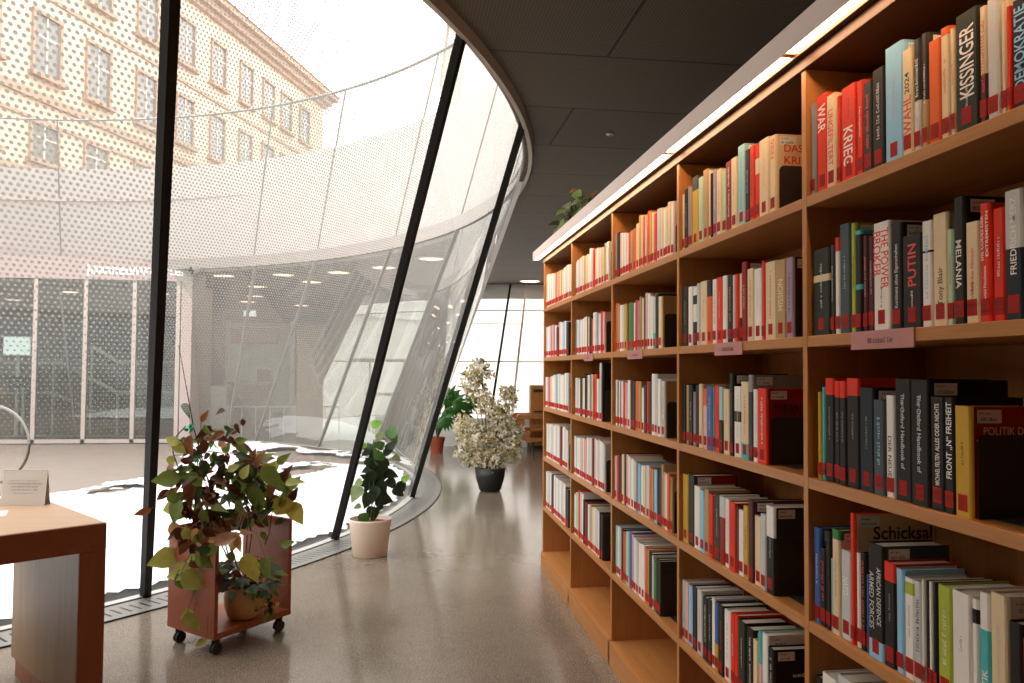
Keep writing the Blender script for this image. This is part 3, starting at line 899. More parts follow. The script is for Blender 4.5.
for bay, r, ys, txt in BOOKS:
    z = ZT-SP*r+.0003; y = min(ys, Y0+W*bay-.0235) if bay < 4 else min(ys, 5.597)
    items = []
    for ln in txt.split('\n'):
        hd, _, op = ln.partition(';'); t, h, c = hd.split(); t, h = float(t)/1000, float(h)/1000
        if bay >= 2 and t > .047:
            f = R_.uniform(.42, .58); alt = {'w': 'l', 'c': 'w', 'l': 'w', 'k': 'E', 'r': 'p', 'p': 'w', 'n': 'c', 'y': 'c', 'o': 'n', 'E': 'w', 'e': 'w', 'b': 'w', 'R': 'k', 's': 'k', 'B': 'l', 'a': 'w', 't': 'w', 'i': 'w', 'G': 'c'}.get(c, c)
            items += [(t*f, h, c, {}), (t*(1-f), h-R_.uniform(0, .008), alt, parse(op))]
        else: items.append((t, h, c, parse(op)))
    single = bay <= 2 or (bay == 3 and r == 0)
    for i, (t, h, c, op) in enumerate(items):
        nh = items[i+1][1] if i+1 < len(items) else 0
        yc = y-t/2; y -= t; tt = t-.0006; d = max(.13, min(.215, h*.66+R_.uniform(-.008, .012)))
        xo = D+.012+R_.uniform(0, .004)
        if not single:
            M = Matrix.Translation((xo, yc, z)); shell(rest, tt, d, 0, h, mi=keys.index(c), M=M)
            rest.box(.0035, -tt/2+.002, .003, d-.003, tt/2-.002, h-.004, len(keys), M)
            rest.box(-.0014, -tt/2+.003, .012, -.0009, tt/2-.003, .042, len(keys)+1, M)
            continue
        n_books += 1
        rnd = random.Random(n_books)
        mb = MB(); shell(mb, tt, d, 0, h); o = mb.build('book', BM[c], loc=(xo, yc, z))
        mb = MB(); mb.box(.0035, -tt/2+.002, .003, d-.003, tt/2-.002, h-.004); mb.build('pages', pages_m, o)
        fx = -.0014
        feat = ''
        for key, zz in (('top', lambda q: (h*(1-float(q)), h+.0003)), ('lo', lambda q: (-.0, h*float(q)))):
            if key in op:
                a, b = zz(op[key][1]); mb = MB(); shell(mb, tt-.0002, d+.0002, a, b, out=.0003); mb.build('colour_band', BM[op[key][0]], o)['label'] = PAL[op[key][0]][0]+' band on the cover'
                feat = ' with %s %s' % (PAL[op[key][0]][0], 'top' if key == 'top' else 'base')
        if 'band' in op:
            q = op['band']; mb = MB(); a = h*float(q[1]); shell(mb, tt-.0002, d+.0002, a, a+h*float(q[2]), out=.0003); mb.build('colour_band', BM[q[0]], o)['label'] = PAL[q[0]][0]+' band on the cover'
            feat = ' with %s band' % PAL[q[0]][0]
        inks = {}
        def ink(k): return inks.setdefault(k, MB())
        two = 't2' in op
        for key in ('t', 't2', 'u'):
            if key in op:
                q = op[key]; size = tt*float(q[3]); L = h*float(q[5]) if len(q) > 5 else None; p0 = h*float(q[4])
                w_ = text_verts(q[0])[2]*size; L = L or min(w_, h*.9-p0)
                off = 0 if (key == 'u' or not two) else (.23*tt if key == 't' else -.23*tt)
                if q[2] == 'u': put_text(ink(q[1]), q[0], (fx, -size/2+off, p0), UP, (0, 1, 0), size, L)
                else: put_text(ink(q[1]), q[0], (fx, size/2-off, p0+L), DN, (0, -1, 0), size, L)
                feat = ' with %s lettering' % PAL[q[1]][0]
        for key, zc in (('m', .52), ('m2', .72), ('m3', .24), ('mm', .27)):
            if key in op:
                q = op[key]; k_ = q[0]; fr = float(q[1]) if len(q) > 1 else .22
                sz = min(.26*tt, .006) if fr < .5 else min(.4*tt, .010)
                marks(ink(k_), (fx, -sz/2, h*(zc-fr/2)+.01), UP, (0, 1, 0), h*fr, sz, rnd)
                if not feat: feat = ' with %s lettering' % PAL[k_][0]
        for k_, mb in inks.items(): mb.build('title', INK[k_], o)
        # red shelf mark sticker
        sw = min(tt*.8, .024); mb = MB(); z0 = .011+rnd.uniform(0, .003)
        mb.box(-.0017, -sw/2, z0, -.0011, sw/2, z0+.03); lb = mb.build('spine_sticker', labelred, o)
        if bay < 2:
            mb = MB()
            for q in range(2): marks(mb, (-.0021, sw*.36, z0+.006+q*.011), (0, -1, 0), UP, sw*.66, .007, rnd)
            mb.build('print', labelink, lb)
        if bay < 2 and h-nh > .02:
            mb = MB(); mb.box(.012, -tt/2-.0012, h-.03, .06, -tt/2-.0004, h-.006); bl = mb.build('barcode_label', paperw, o)
            mb = MB(); marks(mb, (.016, -tt/2-.0016, h-.026), (1, 0, 0), UP, .034, .006, rnd); marks(mb, (.016, -tt/2-.0016, h-.014), (1, 0, 0), UP, .02, .004, rnd); mb.build('print', labelink, bl)
        if 'cover' in op:
            q = op['cover']; cy = -tt/2-.0006
            if q[0] != c:
                mb = MB(); mb.box(.006, cy, .002, d-.001, -tt/2+.0002, h-.001); mb.build('front_cover', BM[q[0]], o)['label'] = PAL[q[0]][0]+' front cover'
            mb = MB(); big = {'DAS I': (.024, .022, .027), 'POLITIK DER': (.024, .015, .036), 'Schicksal': (.045, .03, .028), 'TYRANNEI': (.017, .034, .042), 'FÜR': (.05, .03, .05)}.get(q[1], (.03, .02, .05))
            if q[1]: put_text(mb, q[1], (big[0], cy-.0006, h-big[2]-big[1]), (1, 0, 0), UP, big[1], .1 if q[1] == 'POLITIK DER' else (.125 if q[1] == 'TYRANNEI' else None))
            if len(q) > 2 and q[2]: put_text(mb, q[2], (big[0]-.014 if q[2] != 'KRIEG' else big[0], cy-.0006, h-big[2]-big[1]*2.5), (1, 0, 0), UP, big[1]*1.0, .115 if q[2] != 'KRIEG' else .088)
            if not q[1] and bay < 2: marks(mb, (.05, cy-.0006, h-.075), (1, 0, 0), UP, .1, .01, rnd)
            if mb.v: mb.build('cover_title', INK[q[-1]], o)
        size = 'thin ' if t < .021 else ('thick ' if t > .042 else '')
        if h > .246 and bay < 2: size = 'tall '+size.strip()+(' ' if size else '')
        if h < .192 and bay < 2: size = 'short '+size.strip()+(' ' if size else '')
        lab = f"{size}{PAL[c][0]} book{feat}, {ORD[i+1]} from left on {SHELF[r]} shelf of {BAY[bay]} bay"
        if len(lab.replace('-', ' ').split()) > 16: lab = lab.replace(size, '', 1)
        if len(lab.replace('-', ' ').split()) > 16: lab = lab.replace(' lettering', ' print').replace(' dark ', ' ').replace('from left ', '')
        tag(o, lab, 'book', f'books on the {SHELF[r]} shelf of the {BAY[bay]} bay')
    # bookends
    if bay >= 1 and (bay, r) != (1, 4) or (bay, r) == (0, 2):
        mb = MB(); y1 = y-.0005; hh = {(0, 2): .15, (1, 0): .128, (1, 1): .13, (1, 2): .134, (2, 0): .12, (2, 1): .135, (2, 2): .14}.get((bay, r), .16); pr = [(.03, 0), (.235, 0), (.235, hh), (.042, hh), (.034, hh-.004), (.03, hh-.012)]
        M = Matrix.Translation((D+.012, y1, z)) @ Matrix.Rotation(PI/2, 4, 'X')
        mb.prism([(a-.018, b) for a, b in pr], 0, .002, 0, M); be = mb.build('bookend', black)
        # tongue lying on the shelf
        mb = MB(); mb.box(D+.05, y1-.09, z, D+.2, y1-.002, z+.0015); mb.build('foot_plate', black, be)
        tag(be, f"black metal bookend closing the row on {SHELF[r]} shelf of {BAY[bay]} bay", 'bookend', 'black bookends')
o = rest.build('book', restm); o.name = 'book'
tag(o, 'small distant books filling the farthest bay and lower shelves of the fourth bay', 'books', kind='stuff')

# ------------------------------------------------------------------ table with card, sheet and hoop
ZTB = .78; A0 = Vector((-1.143, 3.357)); ux = Vector((-.785, -.62)); vy = Vector((-.62, .785))
def TM(z=0): return Matrix(((ux.x, vy.x, 0, A0.x), (ux.y, vy.y, 0, A0.y), (0, 0, 1, z), (0, 0, 0, 1)))
tb = empty('table', (A0.x, A0.y, 0), 'reddish wood side table with thick top and slab legs, cut off at left', 'table')
TD, TL = .86, 1.35
def tpart(mb, name, m, lab=None, bev=.002):
    o = mb.build(name, m, tb, origin=(A0.x, A0.y, 0), bevel=bev); o.location = (0, 0, 0)
    if lab: o['label'] = lab
    return o
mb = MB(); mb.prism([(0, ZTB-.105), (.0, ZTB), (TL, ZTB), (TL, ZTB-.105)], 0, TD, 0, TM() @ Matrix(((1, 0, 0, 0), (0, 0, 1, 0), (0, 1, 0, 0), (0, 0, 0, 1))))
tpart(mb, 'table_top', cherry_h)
mb = MB(); mb.box(.002, .008, ZTB-.0002, TL-.002, TD-.002, ZTB+.0015, 0, TM()); tpart(mb, 'top_sheen', wood('table wood with sky sheen', 0, hexc('a58468'), hexc('c2a286'), .35), 'table top with pale sky reflection painted in', 0)  # sky reflection on the top, painted as a lighter wood colour
for x0 in (0, TL-.095):
    mb = MB(); mb.box(x0+.0005, .0005, 0, x0+.095, TD-.06, ZTB-.1055, 0, TM()); mb.box(x0+.0005, TD-.06, .07, x0+.095, TD-.0005, ZTB-.1055, 0, TM()); lg = tpart(mb, 'leg', cherry)
    xi = x0+.0952 if x0 == 0 else x0-.0022
    mb = MB(); mb.box(xi, .006, .075, xi+.002, TD-.004, ZTB-.108, 0, TM()); p = mb.build('lit_inner_face', wood_in_lit, lg, origin=(A0.x, A0.y, 0)); p.location = (0, 0, 0); p['label'] = 'greyish inner veneer'
# seam of the mitred corner
def placed(mb, name, m, loc, **kw): return mb.build(name, m, origin=loc, **kw)
cx, cy = -1.648, 3.80
mb = MB(); L = .098; q = Vector((math.cos(TH), -math.sin(TH), 0)); bq = Vector((math.sin(TH), math.cos(TH), 0))
c0 = Vector((cx, cy, ZTB+.0018)); hgt = .152
f0, f1 = c0-q*L, c0+q*L; top0, top1 = f0+bq*.022+Vector((0, 0, hgt)), f1+bq*.022+Vector((0, 0, hgt)); b0, b1 = f0+bq*.045, f1+bq*.045
th_ = bq*.0012
mb.add([f0, f1, top1, top0, f0+th_, f1+th_, top1+th_, top0+th_], [(0, 1, 2, 3), (7, 6, 5, 4), (0, 4, 5, 1), (1, 5, 6, 2), (2, 6, 7, 3), (3, 7, 4, 0)])
mb.add([b0, b1, top1, top0, b0-th_, b1-th_, top1-th_, top0-th_], [(0, 1, 2, 3), (7, 6, 5, 4), (0, 4, 5, 1), (1, 5, 6, 2), (2, 6, 7, 3), (3, 7, 4, 0)])
card = mb.build('tent_card', plain('card stock', 'cfc5bb', .7, var=.01), origin=tuple(c0)); tag(card, 'off white folded tent card with small print standing on the table', 'card')
mb = MB(); sl = (top0-f0).normalized(); nrm = -bq*.0008
for k, (wd_, hh) in enumerate(((.13, .0035), (.15, .006), (.12, .006), (.115, .006), (.09, .0035))):
    marks(mb, c0-q*(wd_/2)+sl*(.105-.0135*k)+nrm+Vector((0, 0, 0)), q, sl, wd_, hh, R_)
mb.build('print', plain('faded print', '7d736b', .7), card, origin=tuple(c0)).location = (0, 0, 0)
mb = MB(); pc = Vector((-1.72, 3.57, ZTB+.0018)); M = Matrix.Translation(pc) @ Matrix.Rotation(rad(20), 4, 'Z'); mb.box(-.105, -.07, 0, .105, .07, .0006, 0, M)
tag(mb.build('paper_sheet', paperw, origin=tuple(pc)), 'plain white paper sheet lying flat on the table before the card', 'paper')
hc = Vector((-1.846, 3.93, ZTB+.0018)); ring = MB(); pts = [hc+q*(.176*math.cos(a))+Vector((0, 0, .255+.176*math.sin(a))) for a in [i*PI/36 for i in range(73)]]
ring.tube(pts, .0065, 8, cap=False); hp = ring.build('hoop_stand', plain('grey metal hoop', '8e8880', .4, .5), origin=tuple(hc), smooth=True)
tag(hp, 'thin grey metal hoop standing upright on the table behind the card', 'ornament')
mb = MB(); mb.tube([hc+Vector((0, 0, .004)), hc+Vector((0, 0, .08))], .006, 8); mb.lathe([(.001, .008), (.05, .007), (.052, 0)], hc.x, hc.y, hc.z, 24); mb.build('foot', steel, hp, origin=tuple(hc)).location = (0, 0, 0)
mb = MB(); mb.lathe([(.001, .006), (.034, .004), (.036, 0), (.034, -.004), (.001, -.006)], 0, 0, 0, 20); rp = mb.build('red_disc', plain('red enamel', 'd2553f', .4), hp); rp.rotation_euler = (PI/2, 0, -TH); rp.location = (-.004, 0, .262); rp['label'] = 'small red disc'
mb = MB(); mb.tube([hc+Vector((0, 0, .08)), hc+Vector((0, 0, .262))], .0022, 6); mb.build('wire', steel, hp, origin=tuple(hc)).location = (0, 0, 0)

# ------------------------------------------------------------------ wooden planter on casters and its climbing plant
N_ = Vector((-.877, 4.034)); lv = Vector((-.286, .259)); rv = Vector((.306, .393)); ZB = .085
l1, r1 = lv.normalized(), rv.normalized()
def PM(): return Matrix(((r1.x, l1.x, 0, N_.x), (r1.y, l1.y, 0, N_.y), (0, 0, 1, 0), (0, 0, 0, 1)))
RL_, LL_ = rv.length, lv.length
pl = empty('planter_box', (N_.x, N_.y, 0), 'low red brown wooden planter box open at front and back, on black casters', 'planter')
def ppart(mb, name, m, bev=.0015, par=None):
    o = mb.build(name, m, par or pl, origin=(N_.x, N_.y, 0), bevel=bev); o.location = (0, 0, 0); return o
mb = MB(); mb.box(0, 0, ZB, RL_, LL_, ZB+.03, 0, PM()); ppart(mb, 'base_board', redwood)
mb = MB(); mb.box(0.0005, .0005, ZB+.0302, .022, LL_-.0005, .59, 0, PM()); ppart(mb, 'side_panel', redwood)
mb = MB(); mb.box(RL_-.022, .0005, ZB+.0302, RL_-.0005, LL_-.0005, .59, 0, PM()); ppart(mb, 'side_panel', redwood)
mb = MB(); mb.box(.0222, LL_-.02, .50, RL_-.0222, LL_-.002, .585, 0, PM()); ppart(mb, 'rail', redwood)
for a in (.045, RL_-.045):
    for b in (.045, LL_-.045):
        c = PM() @ Vector((a, b, 0)); mb = MB(); mb.tube([c+Vector((0, 0, .05)), c+Vector((0, 0, ZB))], .012, 8)
        mb.box(c.x-.018, c.y-.014, .055, c.x+.018, c.y+.014, .075); cs = ppart(mb, 'caster', black)
        mb = MB()
        for s_ in (-.014, .006): mb.tube([c+l1.to_3d()*s_+Vector((0, 0, .028)), c+l1.to_3d()*(s_+.009)+Vector((0, 0, .028))], .028, 16)
        ppart(mb, 'wheel', black, 0, cs)
pc = Vector((-.792, 4.30, ZB+.0305))
vp = empty('climbing_plant', tuple(pc), 'straggly climbing plant with yellow green and dried brown leaves in tan pot', 'plant')
def part_at(mb, name, m, par, org, **kw):
    o = mb.build(name, m, par, origin=tuple(org), **kw); o.location = (0, 0, 0); return o
mb = MB(); mb.lathe([(.001, 0), (.062, 0), (.078, .012), (.094, .06), (.098, .105), (.092, .15), (.095, .165), (.088, .165), (.085, .15), (.08, .14), (.001, .138)], *pc, 36)
part_at(mb, 'pot', plain('tan ribbed clay', 'b8915f', .6, var=.12, scale=14), vp, pc, smooth=True)
mb = MB(); mb.lathe([(.001, .142), (.084, .140)], *pc, 24); part_at(mb, 'soil', plain('dark soil', '2a1d14', .95), vp, pc)
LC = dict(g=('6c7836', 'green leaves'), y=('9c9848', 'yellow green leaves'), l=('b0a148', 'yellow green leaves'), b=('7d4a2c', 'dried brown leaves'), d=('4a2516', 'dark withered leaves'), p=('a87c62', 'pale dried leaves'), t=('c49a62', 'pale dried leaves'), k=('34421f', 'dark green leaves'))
groups = {}
def gl(c): return groups.setdefault(c, MB())
rn = random.Random(11)
YP = 4.32
anchors = []
for x, z, L, a, c in VINE:
    y = YP+rn.uniform(-.16, .12); A = rad(a)
    if z < .61: y = (4.034-.905*(x+.877) if x < -.877 else 4.08)-rn.uniform(.04, .09)
    d = Vector((math.cos(A), rn.uniform(-.35, .35), math.sin(A)))
    n_ = Vector((rn.uniform(-.35, .35), -1, rn.uniform(-.1, .7)))
    dry = c in 'bdpt'
    p0 = Vector((x, y, z))-d.normalized()*L*.5
    gl(c).leaf(p0, d, n_, L*1.05, L*(.5 if dry else .72), fold=.55 if dry else .25, droop=rn.uniform(.2, .7) if dry else rn.uniform(0, .35))
    anchors.append(p0)
for _ in range(190):   # withered tangle in the middle
    x = min(-.84, max(-1.15, rn.gauss(-.985, .095))); z = rn.gauss(.82, .14); z = max(.55, z); A = rn.uniform(-PI, .4); L = rn.uniform(.05, .10)
    c = rn.choice('ddddbkkgpg'); gl(c).leaf((x, YP+rn.uniform(-.10, .14), z), (math.cos(A), rn.uniform(-.8, .8), math.sin(A)), (rn.uniform(-1, 1), -1, rn.uniform(-.5, 1)), L, L*.5, fold=.5, droop=.5)
for _ in range(95):
    x = min(-.58, max(-.9, rn.gauss(-.74, .08))); z = min(.9, rn.gauss(.73, .09)); A = rn.uniform(-PI, 1.4); L = rn.uniform(.05, .11)
    c = rn.choice('kkgdgby'); gl(c).leaf((x, YP+rn.uniform(-.05, .16), z), (math.cos(A), rn.uniform(-.8, .8), math.sin(A)), (rn.uniform(-1, 1), -1, rn.uniform(-.5, 1)), L, L*.55, fold=.4, droop=.4)
for _ in range(60):   # hanging in front of the box
    x = rn.uniform(-1.16, -.80); z = rn.uniform(.36, .64); L = rn.uniform(.05, .11); A = rn.uniform(-PI, 0); c = rn.choice('gyddbtpkg')
    if z < .45+abs(x+.98)*.8: continue
    gl(c).leaf((x, 4.0-.905*(x+.877)-rn.uniform(.0, .05) if x < -.877 else 4.10, z), (math.cos(A), rn.uniform(-.4, .1), math.sin(A)), (rn.uniform(-.5, .5), -1, rn.uniform(-.2, .8)), L, L*.6, fold=.35, droop=.4)
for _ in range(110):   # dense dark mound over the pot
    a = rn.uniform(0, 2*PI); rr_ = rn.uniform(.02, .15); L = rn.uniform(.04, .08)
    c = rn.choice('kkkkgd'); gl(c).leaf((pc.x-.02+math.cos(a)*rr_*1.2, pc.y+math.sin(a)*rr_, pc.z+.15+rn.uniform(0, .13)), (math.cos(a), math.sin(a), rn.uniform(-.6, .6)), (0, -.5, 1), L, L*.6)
for _ in range(26):
    L = rn.uniform(.03, .05); c = rn.choice('ygkgl'); A = rn.uniform(-2.6, -.4)
    gl(c).leaf((pc.x+rn.uniform(.07, .20), pc.y-rn.uniform(-.02, .12), rn.uniform(.14, .30)), (math.cos(A), rn.uniform(-.5, .2), math.sin(A)), (0, -1, .4), L, L*.6)
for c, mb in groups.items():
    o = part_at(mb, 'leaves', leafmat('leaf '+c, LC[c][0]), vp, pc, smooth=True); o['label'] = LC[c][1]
mb = MB(); top = pc+Vector((0, 0, .14))
cen = [Vector((-.97, 4.34, .62)), Vector((-.99, 4.33, .78)), Vector((-.80, 4.34, .72)), Vector((-.72, 4.33, .80)), Vector((-1.03, 4.3, .95))]
for k, c in enumerate(cen): mb.tube([top, (top+c)/2+Vector((.03*(k % 3-1), .02, .03)), c], .0035, 5)
for p0 in anchors:
    c = min(cen, key=lambda q_: (q_-p0).length); mid = (c+p0)/2+Vector((rn.uniform(-.02, .02), rn.uniform(-.02, .02), rn.uniform(-.01, .035)))
    mb.tube([c, mid, p0], .0017, 4)
def vx(x, y_): return Vector((-1.275+(x-150)*.005, YP, .685+(505-y_)*.00515))
mb.tube([vx(185, 426), vx(176, 436), vx(173, 452), vx(178, 466), vx(186, 476), vx(190, 490)], .003, 5)
mb.tube([vx(235, 500), vx(262, 474), vx(270, 490), vx(273, 512), vx(270, 535), vx(266, 545)], .003, 5)
mb.tube([vx(200, 490), vx(197, 455), vx(200, 430)], .003, 5); mb.tube([vx(220, 480), vx(245, 468), vx(268, 470)], .003, 5)
part_at(mb, 'stems', plain('brown stem', '4d3320', .8), vp, pc)
mb = MB(); mb.tube([top+Vector((-.03, 0, 0)), Vector((-1.06, YP, 1.08)), Vector((-1.143, YP, 1.505))], [.004, .0035, .0025], 6); part_at(mb, 'stake', plain('dark cane', '4a2d1c', .7), vp, pc)
for (x, y_, s_) in ((190, 428, .02), (197, 460, .011)):
    mb = MB(); c = vx(x, y_)
    for k in range(7):
        a = k*.9+rn.uniform(-.4, .4); mb.leaf(c+Vector((rn.uniform(-.4, .4)*s_, -.012, rn.uniform(-.4, .4)*s_)), (math.cos(a), rn.uniform(-.8, .2), math.sin(a)), (rn.uniform(-1, 1), -1, rn.uniform(-1, 1)), s_*rn.uniform(.8, 1.5), s_*1.2, droop=.6, fold=.5)
    mb.lathe([(.001, -s_*.5), (s_*.4, -s_*.3), (s_*.4, s_*.3), (.001, s_*.5)], c.x, c.y-.006, c.z, 8)
    part_at(mb, 'ribbon', plain('green ribbon', '3fae86', .35), vp, pc)
# ------------------------------------------------------------------ leafy plant in white pot
pw = Vector((-.222, 6.12, 0))
wp = empty('potted_plant', tuple(pw), 'small dark green leafy plant in a plain cream white pot on the floor', 'plant')
mb = MB(); mb.lathe([(.001, 0), (.122, 0), (.128, .006), (.156, .262), (.158, .275), (.151, .275), (.147, .262), (.143, .235), (.001, .232)], *pw, 48)
part_at(mb, 'pot', plain('cream glazed pot', 'e0cbb8', .4, var=.02), wp, pw, smooth=True)
mb = MB(); mb.lathe([(.001, .246), (.142, .243)], *pw, 32); part_at(mb, 'soil', plain('reddish soil', '5a2c1c', .95), wp, pw)
G2 = {}; rn = random.Random(5); stems = MB()
IC = dict(d='26361f', g='4f7434', l='7fae3f', p='93a36e')
for x, z, L, a, c in IVY:
    A = rad(a); y = pw.y+rn.uniform(-.07, .06); d = Vector((math.cos(A), rn.uniform(-.3, .3), math.sin(A))); p = Vector((pw.x+x, y, z))-d.normalized()*L*.45
    G2.setdefault(c, MB()).leaf(p, d, (rn.uniform(-.4, .4), -1, rn.uniform(0, .5)), L*1.05, L*.82, fold=.2, droop=.2, shape='heart')
    q0 = Vector((pw.x+x*.35, pw.y, max(.3, z-.07))); stems.tube([q0, p], .0018, 4)
for _ in range(34):
    z = rn.uniform(.36, .78); A = rn.uniform(0, 2*PI); L = rn.uniform(.06, .09)
    G2.setdefault('d', MB()).leaf((pw.x+.03+rn.gauss(0, .035), pw.y+rn.uniform(-.02, .09), z), (math.cos(A), rn.uniform(-.5, .5), math.sin(A)-.5), (rn.uniform(-1, 1), -1, .3), L, L*.8, shape='heart')
for c, mb in G2.items(): part_at(mb, 'leaves', leafmat('ivy '+c, IC[c], .25), wp, pw, smooth=True)
for k in range(4):
    a = k*1.6; stems.tube([pw+Vector((.02*math.cos(a), .02*math.sin(a), .24)), pw+Vector((.02+.03*math.cos(a), .03*math.sin(a), .55)), pw+Vector((.04+.03*math.cos(a+1), .02*math.sin(a), .86))], .003, 5)
part_at(stems, 'stems', plain('green stem', '45552a', .7), wp, pw)
# ------------------------------------------------------------------ cream variegated shrub in black pot
pb = Vector((1.016, 9.18, 0)); sb = empty('variegated_shrub', tuple(pb), 'tall shrub of tiny cream white leaves in black pot near bookcase end', 'plant')
mb = MB(); mb.lathe([(.001, 0), (.105, 0), (.125, .02), (.165, .16), (.178, .27), (.168, .27), (.155, .24), (.001, .238)], *pb, 40); part_at(mb, 'pot', plain('black pot', '201f1d', .5), sb, pb, smooth=True)
CL = [(481, 376, 12, 15), (469, 384, 11, 14), (478, 398, 13, 12), (506, 404, 11, 17), (511, 396, 8, 8), (498, 424, 15, 14), (474, 437, 20, 17), (500, 443, 22, 18), (487, 462, 24, 12), (466, 455, 12, 14), (510, 455, 12, 12), (488, 412, 12, 12), (462, 428, 9, 14), (516, 438, 9, 16), (492, 474, 14, 8)]
cm = {k: MB() for k in 'cwog'}; rn = random.Random(9); tw = MB()
for (x, y_, rx, ry) in CL:
    c = Vector((.842+(x-475)*.01153, pb.y, (493-y_)*.0116)); n = int(rx*ry*.6)+14
    tw.tube([pb+Vector((rn.uniform(-.03, .03), rn.uniform(-.03, .03), .23)), (pb+c)/2+Vector((0, 0, .08)), c], .005, 5)
    for _ in range(n):
        while True:
            v = Vector((rn.uniform(-1, 1), rn.uniform(-1, 1), rn.uniform(-1, 1)))
            if .2 < v.length < 1: break
        p = c+Vector((v.x*rx*.0116, v.y*rx*.0116, v.z*ry*.0116)); L = rn.uniform(.034, .058)
        k_ = rn.choice('cccwwwoog'); d = Vector((rn.uniform(-1, 1), rn.uniform(-1, .6), rn.uniform(-.9, .6)))
        cm[k_].leaf(p, d, (rn.uniform(-1, 1), -1, rn.uniform(-.4, 1)), L, L*.52, fold=.2, droop=.3)
        if rn.random() < .6: cm[k_].leaf(p, Vector((-d.z, d.y, d.x)), (rn.uniform(-1, 1), -1, .4), L*.9, L*.48, fold=.2)
    for _ in range(max(2, n//12)): tw.tube([c, c+Vector((rn.uniform(-1, 1)*rx*.012, rn.uniform(-1, 1)*rx*.01, rn.uniform(-1, 1)*ry*.012))], .0022, 4)
for k_, nm, hx in (('c', 'cream leaves', 'dccfa8'), ('w', 'white leaves', 'ece5d2'), ('o', 'yellowish leaves', 'b5a36c'), ('g', 'olive leaves', '6f7346')):
    part_at(cm[k_], 'leaves', leafmat('shrub '+nm, hx, .45, .15), sb, pb, smooth=True)['label'] = nm
part_at(tw, 'stems', plain('brown stem', '4d3320', .8), sb, pb)
mb = MB()
for dx, dz in ((-.012, .01), (.01, -.004), (0, .016)): mb.leaf((.842+(484-475)*.01153+dx, 8.92, .60+dz), (dx, -.5, .6), (0, -1, 0), .03, .02)
part_at(mb, 'flower', plain('red flower', 'c23a3a', .5), sb, pb)
# ------------------------------------------------------------------ split leaf plant in terracotta pot
pt = Vector((.59, 13.45, 0)); mp_ = empty('split_leaf_plant', tuple(pt), 'glossy green split leaf plant in terracotta pot behind the leaning glass', 'plant')
terra = plain('terracotta', '9a4328', .7)
mb = MB(); mb.lathe([(.001, 0), (.10, 0), (.125, .2), (.135, .2), (.138, .26), (.125, .26), (.115, .22), (.001, .22)], *pt, 28); part_at(mb, 'pot', terra, mp_, pt, smooth=False)
lf = MB(); st_ = MB(); rn = random.Random(3)
for (dx, dy, z, ang) in ((.12, -.15, .72, -20), (.32, -.1, .78, -30), (.2, .05, .95, 20), (.42, -.05, .66, -50), (.05, -.2, .9, 60), (-.05, -.1, 1.0, 110), (.27, -.25, .88, 0), (.1, -.3, .6, -60), (-.15, -.1, .8, 170), (.5, 0, .85, -10)):
    tip = pt+Vector((dx, dy, z)); st_.tube([pt+Vector((0, 0, .22)), pt+Vector((dx*.3, dy*.3, z*.75)), tip], .008, 5)
    for k in range(-4, 5):
        a = rad(ang+k*24); lf.leaf(tip, (math.cos(a), -.25, math.sin(a)-.25), (.1*k, -1, .6), .24-.014*abs(k), .065, shape='lance', fold=.1)
part_at(lf, 'leaves', leafmat('glossy green leaf', '3c6a2c', .2, .4, .3), mp_, pt, smooth=True); part_at(st_, 'stems', plain('green stem', '45552a', .7), mp_, pt)
# ------------------------------------------------------------------ trailing plant on top of the bookcase
p3 = Vector((1.2, 5.32, 2.1855)); tp = empty('trailing_plant', tuple(p3), 'small trailing plant with green and orange leaves on top of the bookcase', 'plant')
mb = MB(); mb.lathe([(.001, 0), (.07, 0), (.09, .14), (.082, .14), (.078, .12), (.001, .12)], *p3, 24); part_at(mb, 'pot', plain('pale pot', 'b9aa97', .6), tp, p3, smooth=True)
T3 = {k: MB() for k in ('74803c', '3c4522', 'a9743a', '8c9a4c')}; rn = random.Random(21); st_ = MB()
for _ in range(58):
    f = rn.random(); y = 5.05+f*.85; z = max(2.33, 2.57-.24*f**1.3+rn.uniform(-.10, .05)); x = 1.16+rn.uniform(-.07, .09); L = rn.uniform(.07, .12); A = rn.uniform(-2.4, .9)
    T3[rn.choice(['74803c', '74803c', '3c4522', '3c4522', 'a9743a', '8c9a4c'])].leaf((x, y, z), (math.sin(A)*.6, -math.cos(A), -.5+rn.uniform(-.3, .6)), (-.6, -.6, .6), L, L*.65)
    if rn.random() < .4: st_.tube([p3+Vector((0, 0, .12)), Vector((x, (y+5.3)/2, z+.05)), Vector((x, y, z))], .0025, 4)
for k, mb in T3.items(): part_at(mb, 'leaves', leafmat('trail '+k, k, .3), tp, p3, smooth=True)
part_at(st_, 'stems', plain('brown stem', '4d3320', .8), tp, p3)

# ------------------------------------------------------------------ far end: ledge, chair, cabinet
mb = MB(); A = frange(-122, -50, 2.5); vs = []
for a in A: vs += [S2(a, 0, .33), S2(a, 0, .02), Vector((*S2(a, 0, .02).xy, .5)), Vector((*S2(a, 0, .33).xy, .5))]
mb.add(vs, [(i*4+k, i*4+(k+1) % 4, i*4+4+(k+1) % 4, i*4+4+k) for i in range(len(A)-1) for k in range(4)])
tag(mb.build('window_bench', plain('white bench', 'cfcac4', .5, var=.02)), 'low white bench ledge running under the far end windows', 'bench')
ch = empty('armchair', (2.15, 13.6, 0), 'light wooden armchair half hidden behind the far end of the bookcase', 'chair')
aw = wood('light bent wood', 0, hexc('9a5c34'), hexc('b97a4c'), .4)
def cpart(mb, name, m=aw): o = mb.build(name, m, ch, origin=(2.15, 13.6, 0), bevel=.004); o.location = (0, 0, 0); return o
mb = MB(); mb.box(1.93, 13.3, .56, 2.7, 13.42, .64); cpart(mb, 'armrest')
